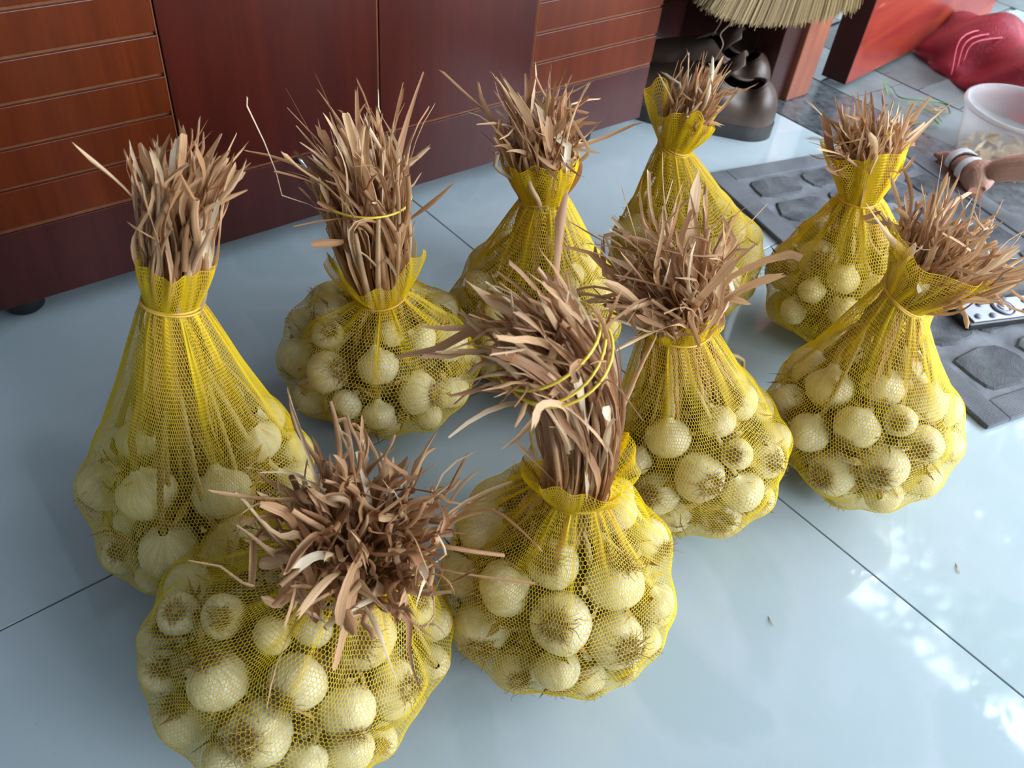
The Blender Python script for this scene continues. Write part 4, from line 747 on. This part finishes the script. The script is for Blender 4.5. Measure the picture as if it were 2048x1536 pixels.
def net_mesh(key, B, cen, neck, axis, cfg):
    cell, nr = cfg['cell'], cfg['neck_r']
    T, N, Bv = frames(axis)
    ring_n, ring_b = N[0], Bv[0]
    pts = []
    ga = math.pi * (3 - math.sqrt(5))
    S = np.array([(math.cos(i * ga) * math.sqrt(1 - z * z), math.sin(i * ga) * math.sqrt(1 - z * z), z) for i in range(90) for z in [1 - 2 * (i + .5) / 90]])
    for b in B: pts.append(S * (b[3] + .0015) + np.array(b[:3]))
    pts = np.vstack(pts); pts[:, 2] = np.maximum(pts[:, 2], .0018 + cfg.get('z0', 0))
    ring = np.array([neck + ring_n * math.cos(a) * nr + ring_b * math.sin(a) * nr for a in np.linspace(0, 2 * math.pi, 48, endpoint=False)])
    bm = bmesh.new()
    for p in np.vstack([pts, ring]): bm.verts.new(p)
    res = bmesh.ops.convex_hull(bm, input=list(bm.verts), use_existing_faces=False)
    kill = [g for g in res['geom_interior'] + res['geom_unused'] if isinstance(g, bmesh.types.BMVert)]
    bmesh.ops.delete(bm, geom=list(set(kill)), context='VERTS')
    bvh = BVHTree.FromBMesh(bm); bm.free()
    O = np.array(cen); Zp = neck - O; D = np.linalg.norm(Zp); Zp = Zp / D
    X = ring_n - Zp * np.dot(ring_n, Zp); X /= np.linalg.norm(X); Y = np.cross(Zp, X)
    if np.dot(Y, ring_b) < 0: Y = -Y
    NT_, NP = 132, 96
    f0 = math.atan2(nr, D)
    phis = f0 + (math.radians(170) - f0) * np.linspace(0, 1, NP) ** 1.35
    G = np.zeros((NT_, NP, 3)); OV = Vector(O)
    for i in range(NT_):
        th = 2 * math.pi * i / NT_; rd = X * math.cos(th) + Y * math.sin(th)
        G[i, 0] = neck + (ring_n * math.cos(th) + ring_b * math.sin(th)) * nr
        for j in range(1, NP):
            d = Zp * math.cos(phis[j]) + rd * math.sin(phis[j]); h = bvh.ray_cast(OV, Vector(d))
            G[i, j] = h[0] if h[0] is not None else G[i, j - 1]
    # the knit gives a little between the bulbs: pull towards the nearest bulb skin
    bc = np.array([b[:3] for b in B]); brad = np.array([b[3] for b in B])
    flat = G.reshape(-1, 3); dist = np.sqrt(((flat[:, None] - bc[None]) ** 2).sum(-1)) - brad[None]
    gap = np.clip(dist.min(1), 0, .02); inn = O - flat; inn /= np.linalg.norm(inn, axis=1, keepdims=True)
    flat = flat + inn * (gap * .28 * np.clip((np.linalg.norm(flat - neck, axis=1) - .04) / .08, 0, 1))[:, None]
    G = flat.reshape(NT_, NP, 3)
    for _ in range(1):
        G[:, 1:-1] = .5 * G[:, 1:-1] + .125 * (np.roll(G, 1, 0)[:, 1:-1] + np.roll(G, -1, 0)[:, 1:-1] + G[:, 2:] + G[:, :-2])
    seg = np.linalg.norm(np.diff(G, axis=1), axis=2); cum = np.concatenate([np.zeros((NT_, 1)), np.cumsum(seg, 1)], 1); tot = cum[:, -1]
    rowp = cell * .80
    NR_ = int(tot.mean() / rowp); HR = 256
    H = np.zeros((NT_, HR, 3)); tt = np.linspace(0, 1, HR)
    for i in range(NT_):
        for c in range(3): H[i, :, c] = np.interp(tt * tot[i], cum[i], G[i, :, c])
    per = max(np.linalg.norm(np.roll(H[:, k], -1, 0) - H[:, k], axis=1).sum() for k in (60, 90, 120, 150))
    NC = int(per / (cell * .82) / 2) * 2
    ch = cfg['collar_h']; NK = max(4, int(ch / (cell * .75)))      # collar rows above the tie
    rows = np.arange(-NK, NR_); I = np.arange(NC * 2)
    II, KK = np.meshgrid(I, rows, indexing='ij')
    dv = np.where((II + KK) % 2 == 1, .17, -.17)
    v = KK + dv; u = II / (NC * 2.0)
    meanL = tot.mean()
    dn_ = np.clip(v, 0, None) * rowp
    cl = cfg.get('clump', .85) * np.exp(-(dn_ / .085) ** 1.3) * np.where(v < 0, np.clip(1 + v * .8 / NK, .25, 1), 1)
    ph1, ph2 = cfg['seed'] * 1.7, cfg['seed'] * 2.9
    u2 = u + cl * (np.sin(2 * np.pi * 11 * u + ph1) / (2 * np.pi * 11) * .9 + np.sin(2 * np.pi * 5 * u + ph2) / (2 * np.pi * 5) * .45)
    u2 += .0012 * np.sin(v * .35 + u * 40)
    # two or three long gathered folds that run far down the bag
    for q in range(4):
        uc = (cfg['seed'] * .37 + q * .271) % 1.0; du = (u2 - uc + .5) % 1.0 - .5
        u2 = u2 - du * .80 * np.exp(-(du / .022) ** 2) * np.exp(-(dn_ / .16) ** 2)
    u2 = u2 % 1.0
    vn = np.clip(v / NR_, 0, 1)
    fi = u2 * NT_; i0 = np.floor(fi).astype(int) % NT_; i1 = (i0 + 1) % NT_; a = (fi - np.floor(fi))[..., None]
    fj = vn * (HR - 1); j0 = np.clip(np.floor(fj).astype(int), 0, HR - 2); b = (fj - j0)[..., None]
    P = (H[i0, j0] * (1 - a) + H[i1, j0] * a) * (1 - b) + (H[i0, j0 + 1] * (1 - a) + H[i1, j0 + 1] * a) * b
    nrm = P - O; nrm = nrm - Zp * (nrm @ Zp)[..., None] * .6; nrm /= np.linalg.norm(nrm, axis=2, keepdims=True) + 1e-9
    pl_ = np.exp(-(dn_ / .06) ** 1.5) * (v > 0) * (1 - np.exp(-dn_ / .008))
    P = P + nrm * (pl_ * (.0022 * np.sin(2 * np.pi * 17 * u + ph2) + .0016 * np.sin(2 * np.pi * 31 * u)))[..., None]
    # collar
    up = v < 0
    s = np.clip(-v / NK, 0, 1)
    sax = np.linspace(0, 1, len(axis)); alen = np.linalg.norm(np.diff(axis, axis=0), axis=1).sum()
    q = np.clip(s * ch / alen, 0, 1) * (len(axis) - 1); k0 = np.clip(np.floor(q).astype(int), 0, len(axis) - 2); fr = (q - k0)[..., None]
    A = axis[k0] * (1 - fr) + axis[k0 + 1] * fr; An = N[k0]; Ab = Bv[k0]
    th = 2 * np.pi * u2
    er = cfg['collar_r']; fl = cfg.get('flap', (0, 0, 0))   # (angle, extra radius, width) a loose flap to one side
    rr_ = nr + (er - nr) * np.sin(np.pi / 2 * s) ** 1.2 + fl[1] * np.exp(-(((th - fl[0] + np.pi) % (2 * np.pi) - np.pi) / max(fl[2], .1)) ** 2) * s
    rr_ = rr_ + s * (.0035 * np.sin(7 * th + ph1) + .0025 * np.sin(13 * th + ph2))
    A = A + (T[0] * 1.0) * (s * ch * cfg.get('rag', .15) * (np.sin(3 * th + ph2) * .5 + np.sin(8 * th) * .2))[..., None]
    Pc = A + An * (np.cos(th) * rr_)[..., None] + Ab * (np.sin(th) * rr_)[..., None]
    nc = An * np.cos(th)[..., None] + Ab * np.sin(th)[..., None]
    P = np.where(up[..., None], Pc, P); nrm = np.where(up[..., None], nc, nrm)
    P[..., 2] = np.maximum(P[..., 2], .0012 + cfg.get('z0', 0))
    m = 2 * NC; nrw = len(rows)
    E1 = (P[:, :], np.roll(P, -1, 0), nrm)
    p1 = P.reshape(-1, 3); q1 = np.roll(P, -1, 0).reshape(-1, 3); n1 = nrm.reshape(-1, 3)
    mask = ((II + KK) % 2 == 1)[:, :-1].ravel()
    p2 = P[:, :-1].reshape(-1, 3)[mask]; q2 = P[:, 1:].reshape(-1, 3)[mask]; n2 = nrm[:, :-1].reshape(-1, 3)[mask]
    return thread_mesh(np.vstack([p1, p2]), np.vstack([q1, q2]), np.vstack([n1, n2]), cfg['hw'], cfg['hw'] * 1.1)

def band_meshes(c, t, r, n, thick, seed, pitch=.0035):
    rr = np.random.default_rng(seed); out = []
    t = t / np.linalg.norm(t); a = np.cross(t, [0.3, .2, .9]); a /= np.linalg.norm(a); b = np.cross(t, a)
    for k in range(n):
        tilt = rr.uniform(-.12, .12, 2); th = np.linspace(0, 2 * math.pi, 41)
        P = np.array([c + t * ((k - (n - 1) / 2) * pitch) + (a * math.cos(x) + b * math.sin(x)) * (r + .0008 * math.sin(3 * x + k)) + t * r * (tilt[0] * math.cos(x) + tilt[1] * math.sin(x)) for x in th])
        V, F = tube_geo(P, thick, 6, False); out.append(mesh('rubber_band', V, F, True))
    return out

# ------------------------------------------------------------------ the nine bags
ROWN = ['lowest', 'second', 'third', 'fourth', 'fifth', 'sixth', 'seventh']
def pix(p):
    q = [RC[0][k] * p[0] + RC[1][k] * p[1] + RC[2][k] * (p[2] - .95) for k in range(3)]
    return q[0] / q[2], q[1] / q[2]
RCT = np.array(RC)
def view(p):
    q = RCT.T @ (np.array(p) - [0, 0, .95]); return q[0] / q[2] * 1692, q[1] / q[2] * 1692

def make_bag(key):
    cfg = CFG[key]; B = BULBS[key]; cen = np.array(cfg['cen']); axis = smooth_path(cfg['axis'], 24); neck = axis[0]; nr = cfg['neck_r']
    rr = np.random.default_rng(cfg['seed'] * 31 + 7); nm = cfg['nm']
    T, N, Bv = frames(axis); alen = np.linalg.norm(np.diff(axis, axis=0), axis=1).sum()
    # the net bag
    bag = empty('net_bag', (cen[0], cen[1], 0)); tag(bag, cfg['label'], 'net bag')
    o = link('net', net_mesh(key, B, cen, neck, axis, cfg), None, bag, (-cen[0], -cen[1], 0))
    for me in band_meshes(neck, T[0], nr + .0012, cfg.get('wraps', 2), .0014, cfg['seed'], cfg.get('pitch', .0032)):
        link('rubber_band', me, M['band'], bag, (-cen[0], -cen[1], 0))
    # the bulbs, each a thing of its own
    vis = []
    for b in B:
        vis.append(view(b[:3]))
    order = {}
    cdir = np.array([0, 0, .95]) - cen; cdir /= np.linalg.norm(cdir)
    front = [i for i, b in enumerate(B) if b[7] > 0 or np.dot(np.array(b[:3]) - cen, cdir) > .045]
    front.sort(key=lambda i: -vis[i][1])
    nrow = max(1, round(len(front) / 4.3)); per = math.ceil(len(front) / nrow)
    for k in range(nrow):
        rw = sorted(front[k * per:(k + 1) * per], key=lambda i: vis[i][0])
        for j, i in enumerate(rw): order[i] = (k, j, len(rw), nrow)
    for i, b in enumerate(B):
        p = Vector(b[:3]); r = b[3]; rt = Vector(b[4:7]).normalized(); up = -rt
        q = up.to_track_quat('Z', 'Y') @ Quaternion((0, 0, 1), rr.uniform(0, 6.28))
        o = link('garlic_bulb', BM[int(rr.integers(0, 7))], None); o.rotation_mode = 'QUATERNION'; o.rotation_quaternion = q; o.location = p; o.scale = (r, r, r)
        if i in order:
            k, j, n_, nrw = order[i]
            row = ('top' if k == nrw - 1 and nrw > 1 else ROWN[k]) + ' layer'
            hor = 'only one' if n_ == 1 else 'leftmost' if j == 0 else 'rightmost' if j == n_ - 1 else ['', 'second', 'third', 'fourth', 'fifth', 'sixth'][j] + ' from left'
            look = 'garlic bulb with roots outward' if b[7] == 2 else 'smooth cream garlic bulb'
            tag(o, f'{look}, {hor}, {row}, {nm}', 'garlic', 'garlic bulbs in ' + nm)
        else:
            tag(o, f'garlic bulb deep inside or at the back, {nm}', 'garlic', 'garlic bulbs in ' + nm)
        link('roots', RM[int(rr.integers(0, 4))] if b[7] == 2 or rr.random() < .4 else RS[int(rr.integers(0, 3))], None, o)
        # stem from the bulb's neck to the tie, in the bulb's own frame
        a_ = rr.uniform(0, 6.28); rad_ = nr * .82 * math.sqrt(rr.random())
        end = neck + (N[0] * math.cos(a_) + Bv[0] * math.sin(a_)) * rad_
        s0 = np.array(p + up * r * 1.0); s1 = s0 + np.array(up) * r * .9
        mid = s1 * .45 + end * .55; mid = mid + (neck - cen) * .02 + rr.normal(size=3) * .006
        ctr = neck - T[0] * .05 + (end - neck) * .9
        W = smooth_path([s0, s1 * .8 + ctr * .2, mid * .55 + ctr * .45, ctr, end - T[0] * .004], 12)
        lim = .0  # keep the stem inside the bag and off the floor
        qi = q.inverted(); L = np.array([list((qi @ (Vector(w) - p)) / r) for w in W])
        link('stem', stalk_tube('stem', L, np.linspace(.15, .09, 12) * rr.uniform(.85, 1.2), M['stem'], 7, .7), None, o)
    # dry root and leaf litter between the bulbs
    V = []; F = []; R_ = cfg['Rh']; hz = cfg['hz']
    for s in range(1000):
        u_ = rr.normal(size=3); u_ /= np.linalg.norm(u_); q_ = cen + u_ * [R_, R_, hz] * rr.uniform(.35, .86)
        d_ = rr.normal(size=3); d_ /= np.linalg.norm(d_); e_ = np.cross(d_, rr.normal(size=3)); e_ /= np.linalg.norm(e_) + 1e-9
        L_ = rr.uniform(.012, .030); W_ = rr.uniform(.001, .006); k_ = np.cross(d_, e_) * .006
        b_ = len(V); V += [q_ - d_ * L_, q_ - e_ * W_ + k_, q_ + e_ * W_ + k_, q_ + d_ * L_]; F += [(b_, b_ + 1, b_ + 2), (b_ + 1, b_ + 3, b_ + 2)]
    V = [(v_[0], v_[1], max(v_[2], .004)) for v_ in V]
    tag(link('dry_litter', mesh('dry_litter', V, F), M['root']), 'loose dry roots and skins between the bulbs, ' + nm, 'roots', kind='stuff')
    # the bundle of dried stalks above and just below the tie
    bun = empty('stalk_bundle', tuple(neck)); tag(bun, cfg['blabel'], 'stalk bundle')
    Rend, pw, dome = cfg['Rend'], cfg.get('pw', 1.0), cfg.get('dome', .2)
    def axp(t):
        q = min(max(t, 0), 1) * (len(axis) - 1); k = min(int(q), len(axis) - 2); f = q - k
        p = axis[k] * (1 - f) + axis[k + 1] * f
        if t > 1: p = p + T[-1] * (t - 1) * alen
        if t < 0: p = p + T[0] * t * alen
        return p, N[k] * (1 - f) + N[k + 1] * f, Bv[k] * (1 - f) + Bv[k + 1] * f
    wild = cfg.get('wild', 1.0); drift = np.array(cfg.get('drift', (0, 0, 0.)))
    for s in range(cfg['n']):
        rad = math.sqrt(rr.random()) * .97; ph = rr.uniform(0, 6.28); n_ = 13
        Lm = rr.uniform(.62, 1.08) if rr.random() < .75 else rr.uniform(.35, .7)
        start = -.02 if rr.random() < .72 else rr.uniform(.05, .45) * cfg.get('late', 1)
        stray = rr.random() < .17; td = rr.uniform(.35, .8); bend = rr.uniform(.1, .55) * (2.6 if stray else 1) * wild
        wig = rr.normal(size=(3, 2)) * .5; w1, w2 = rr.uniform(2, 6, 2); bd = rr.normal(size=3) * .8
        P = []
        sw = rr.normal() * .35
        for t in np.linspace(start, Lm, n_):
            axl = t * (1 - dome * rad * rad) if t > 0 else t
            c, nn, bb = axp(axl); tc = max(t, 0)
            Rt = nr * .93 + (Rend - nr) * min(1.1, tc) ** pw
            phi = ph + sw * tc
            out_ = nn * math.cos(phi) + bb * math.sin(phi)
            p = c + out_ * rad * Rt
            p = p + (nn * (wig[0, 0] * math.sin(w1 * t) + wig[1, 0] * math.sin(w2 * t * 2)) + bb * (wig[0, 1] * math.sin(w1 * t + 1) + wig[1, 1] * math.sin(w2 * t * 2 + 2))) * (.010 * (.6 + .75 * wild) * min(1, tc * 2.0) + .0012)
            if t > td:
                e = (t - td); p = p + (out_ * (.4 + rad) + bd * .6 + drift) * (e * e * bend * alen * 1.6) + np.array((0, 0, -1.)) * (e ** 2) * alen * bend * .55
            P.append(p)
        width = float(np.clip(rr.lognormal(math.log(.0066), .40), .0028, .013))
        P = np.array(P) - neck
        # dry leaves crease: one or two sudden folds
        for _ in range(int(rr.integers(0, 3)) if rr.random() < cfg.get('crease', .8) else 0):
            kk = int(rr.integers(4, 12)); t_ = (kk - 1) / 12.0
            am = math.radians(rr.uniform(12, 38) if t_ < .55 else rr.uniform(20, 95)) * cfg.get('wild', 1.0) ** .5
            vax = rr.normal(size=3); dl0 = P[kk] - P[kk - 1]; vax = np.cross(dl0, vax); vax /= np.linalg.norm(vax) + 1e-9
            Q = Quaternion(Vector(vax), am if t_ > .3 else am * .3)
            for m_ in range(kk, 13): P[m_] = P[kk - 1] + np.array(Q @ Vector(P[m_] - P[kk - 1]))
        lim_ = alen * 1.08 + Rend * .38
        dist_ = np.linalg.norm(P, axis=1); P = P * np.minimum(1, (lim_ + .15 * np.clip(dist_ - lim_, 0, .06)) / np.maximum(dist_, 1e-6))[:, None]
        if rr.random() < .16:
            link('dried_stalk', stalk_tube('dried_stalk', P[:10], np.linspace(.0040, .0028, 10) * rr.uniform(.8, 1.3), M['straw'], 7, .8), None, bun)
        else:
            link('dried_leaf', strip_mesh('dried_leaf', P, width, rr.uniform(.15, 1.25), rr.normal() * 2.2, rr.choice([2.5, 8, 20, 30]), rr.uniform(-.006, .006)), None, bun)
    # strips that hang below the tie inside the net
    for s in range(cfg.get('inner', 22)):
        ph = rr.uniform(0, 6.28); rad = .6 + .38 * rr.random(); L = rr.uniform(.4, 1) * cfg.get('inner_len', .12)
        o0 = N[0] * math.cos(ph) + Bv[0] * math.sin(ph); dd = cen - neck; dl_ = np.linalg.norm(dd); dd = dd / dl_
        P = []; cone = cfg.get('cone', .28)
        for t in np.linspace(0, 1, 9):
            z = t * L; P.append(dd * z + o0 * rad * (nr * .95 + z * cone * rad) + rr.normal(size=3) * .0009)
        link('dried_leaf', strip_mesh('dried_leaf', np.array(P), rr.uniform(.005, .010), rr.uniform(.1, .8), rr.normal() * .6, 2.0, .003), None, bun)
    for (t, rad, n_) in cfg.get('ties', []):
        c, nn, bb = axp(t); k = min(int(t * 23), 22)
        for me in band_meshes(c - neck, T[k], rad, n_, .0015, cfg['seed'] + 5, .012): link('rubber_band', me, M['band_yellow'], bun)

NMS = dict(A='tall far-left bag', B='squat bag by cabinet', C='bag before right cabinet door',
           D='bag by brown shoes', E='bag on rug edge', F='bag nearest the remote',
           G='bushy-straw bag right of centre', H='front bag with leaning stalks', I='front-left bag')
CFG = dict(
 A=dict(cen=(.161, .707, .113), axis=[(.176, .703, .397), (.190, .700, .455), (.205, .696, .515), (.218, .692, .560)], neck_r=.027, Rend=.044, pw=.6, n=245, dome=.05, wild=.3, crease=.35, inner=46, inner_len=.21, cone=.22,
        collar_h=.050, collar_r=.036, cell=.0052, hw=.00034, seed=1, wraps=2, late=.8,
        label='tall cone-shaped yellow net bag of garlic at far left, below the grooved cabinet door', blabel='upright column of dried garlic stalks on the far-left bag'),
 B=dict(cen=(.476, .810, .102), axis=[(.478, .809, .214), (.470, .814, .30), (.462, .820, .40), (.444, .830, .485)], neck_r=.036, Rend=.066, pw=.8, n=290, dome=.05, wild=.6, crease=.6, inner=26, inner_len=.09, cone=.8,
        collar_h=.070, collar_r=.064, cell=.0060, hw=.00038, seed=2, wraps=1, ties=[(.56, .056, 1)], rag=.5, late=1.4,
        label='squat yellow net bag of garlic in front of the smooth dark cabinet doors', blabel='thick upright banded column of dried stalks rising from the squat bag'),
 C=dict(cen=(.729, .757, .114), axis=[(.720, .766, .317), (.713, .772, .37), (.707, .778, .42), (.699, .787, .490)], neck_r=.031, Rend=.066, pw=1.0, n=215, dome=.1, wild=1.0, inner=36, inner_len=.17, cone=.25,
        collar_h=.075, collar_r=.050, cell=.0060, hw=.00050, seed=3, wraps=4, pitch=.009,
        label='yellow net bag of garlic with several band wraps, before the right cabinet doors', blabel='flaring tuft of dried stalks against the right cabinet doors'),
 D=dict(cen=(1.064, .753, .108), axis=[(1.027, .801, .299), (1.032, .797, .34), (1.038, .792, .385), (1.048, .786, .450)], neck_r=.026, Rend=.045, pw=.8, n=190, dome=.1, wild=.4, inner=36, inner_len=.16, cone=.25,
        collar_h=.085, collar_r=.044, cell=.0064, hw=.00058, seed=4, wraps=5, pitch=.005, flap=(5.3, .032, .7), rag=.3,
        label='yellow net bag of garlic farthest back, in front of the brown shoes', blabel='short tuft of pale dried stalks before the brown shoes'),
 E=dict(cen=(1.236, .523, .112), axis=[(1.218, .561, .278), (1.213, .568, .33), (1.208, .578, .38), (1.200, .594, .440)], neck_r=.031, Rend=.055, pw=.9, n=220, dome=.12, wild=.7, inner=34, inner_len=.13, cone=.35,
        collar_h=.095, collar_r=.052, cell=.0064, hw=.00058, seed=5, wraps=2, flap=(0.2, .02, .6),
        label='yellow net bag of garlic on the grey rug edge, behind the bag nearest the remote', blabel='rounded tuft of dried stalks above the bag on the rug edge'),
 F=dict(cen=(.977, .316, .113), axis=[(.969, .339, .325), (.985, .326, .37), (.999, .318, .42), (1.012, .312, .475)], neck_r=.032, Rend=.100, pw=.95, n=260, dome=.25, wild=.8, inner=36, inner_len=.16, cone=.35,
        collar_h=.080, collar_r=.060, cell=.0060, hw=.00040, seed=6, wraps=2, drift=(.1, .1, .3), flap=(5.6, .03, .8),
        label='yellow net bag of garlic at right, the one nearest the silver remote control', blabel='wide fan of golden dried stalks reaching the right edge of the view'),
 G=dict(cen=(.731, .416, .112), axis=[(.695, .471, .301), (.690, .478, .345), (.670, .500, .40), (.645, .528, .470)], neck_r=.040, Rend=.105, pw=1.15, n=270, dome=.25, wild=1.2, inner=40, inner_len=.15, cone=.35,
        collar_h=.045, collar_r=.052, cell=.0055, hw=.00036, seed=7, wraps=1, rag=.4,
        label='yellow net bag of garlic right of centre, between the leaning bag and the remote bag', blabel='bushy spreading tuft of dried stalks right of centre'),
 H=dict(cen=(.439, .359, .121), axis=[(.437, .361, .280), (.436, .364, .335), (.426, .370, .40), (.405, .380, .455), (.368, .392, .505), (.345, .400, .525)], neck_r=.036, Rend=.046, pw=.5, n=295, dome=.03, wild=.42, crease=.35, inner=26, inner_len=.09, cone=.6,
        collar_h=.045, collar_r=.056, cell=.0052, hw=.00034, seed=8, wraps=1, ties=[(.66, .049, 3)], rag=.5, late=1.3,
        label='yellow net bag of garlic at front centre with its stalks leaning left', blabel='thick leaning stalk bundle with thin yellow bands at front centre'),
 I=dict(cen=(.166, .463, .115), axis=[(.222, .435, .246), (.224, .425, .285), (.222, .408, .33), (.216, .392, .365)], neck_r=.048, Rend=.118, pw=1.05, n=290, dome=.35, wild=1.0, inner=36, inner_len=.10, cone=.5,
        collar_h=.030, collar_r=.060, cell=.0052, hw=.00034, seed=9, wraps=1, rag=.4,
        label='yellow net bag of garlic at front left, cut by the bottom edge', blabel='sprawling reddish tuft of dried stalks nearest the camera'),
)
RH = dict(A=(.143, .122), B=(.152, .11), C=(.145, .123), D=(.145, .116), E=(.15, .121), F=(.144, .122), G=(.134, .121), H=(.144, .13), I=(.166, .124))
for k_ in CFG: CFG[k_]['nm'] = NMS[k_]; CFG[k_]['Rh'], CFG[k_]['hz'] = RH[k_]
for k_ in 'ABCDEFGHI': make_bag(k_)

# ------------------------------------------------------------------ loose scraps of straw and peel
def scrap(x, y, z, L, a, w, label, mat='peel'):
    P = np.array([(math.cos(a) * L * (t - .5), math.sin(a) * L * (t - .5), .0012 + .0015 * math.sin(t * 5)) for t in np.linspace(0, 1, 6)])
    me = strip_mesh('straw_scrap', P, w, .2, .3, 3, .001); me.materials.clear(); me.materials.append(M[mat])
    tag(link('straw_scrap', me, None, None, (x, y, z)), label, 'scrap', 'loose scraps')
scrap(1.62, .55, .0125, .030, .5, .006, 'pale straw scrap on the rug behind the remote')
scrap(1.60, .77, .0125, .022, 2.2, .007, 'pale scrap on the rug left of the second net bag from right')
scrap(.98, .10, .0003, .018, .8, .002, 'thin brown straw scrap on the floor right of the front bags', 'root')
scrap(.69, .20, .0003, .014, 1.2, .002, 'tiny brown straw scrap on the tile between front bag and joint', 'root')
scrap(1.86, 1.02, .0030, .045, -.6, .006, 'dry leaf scrap at the edge of the dark threshold', 'stitch')
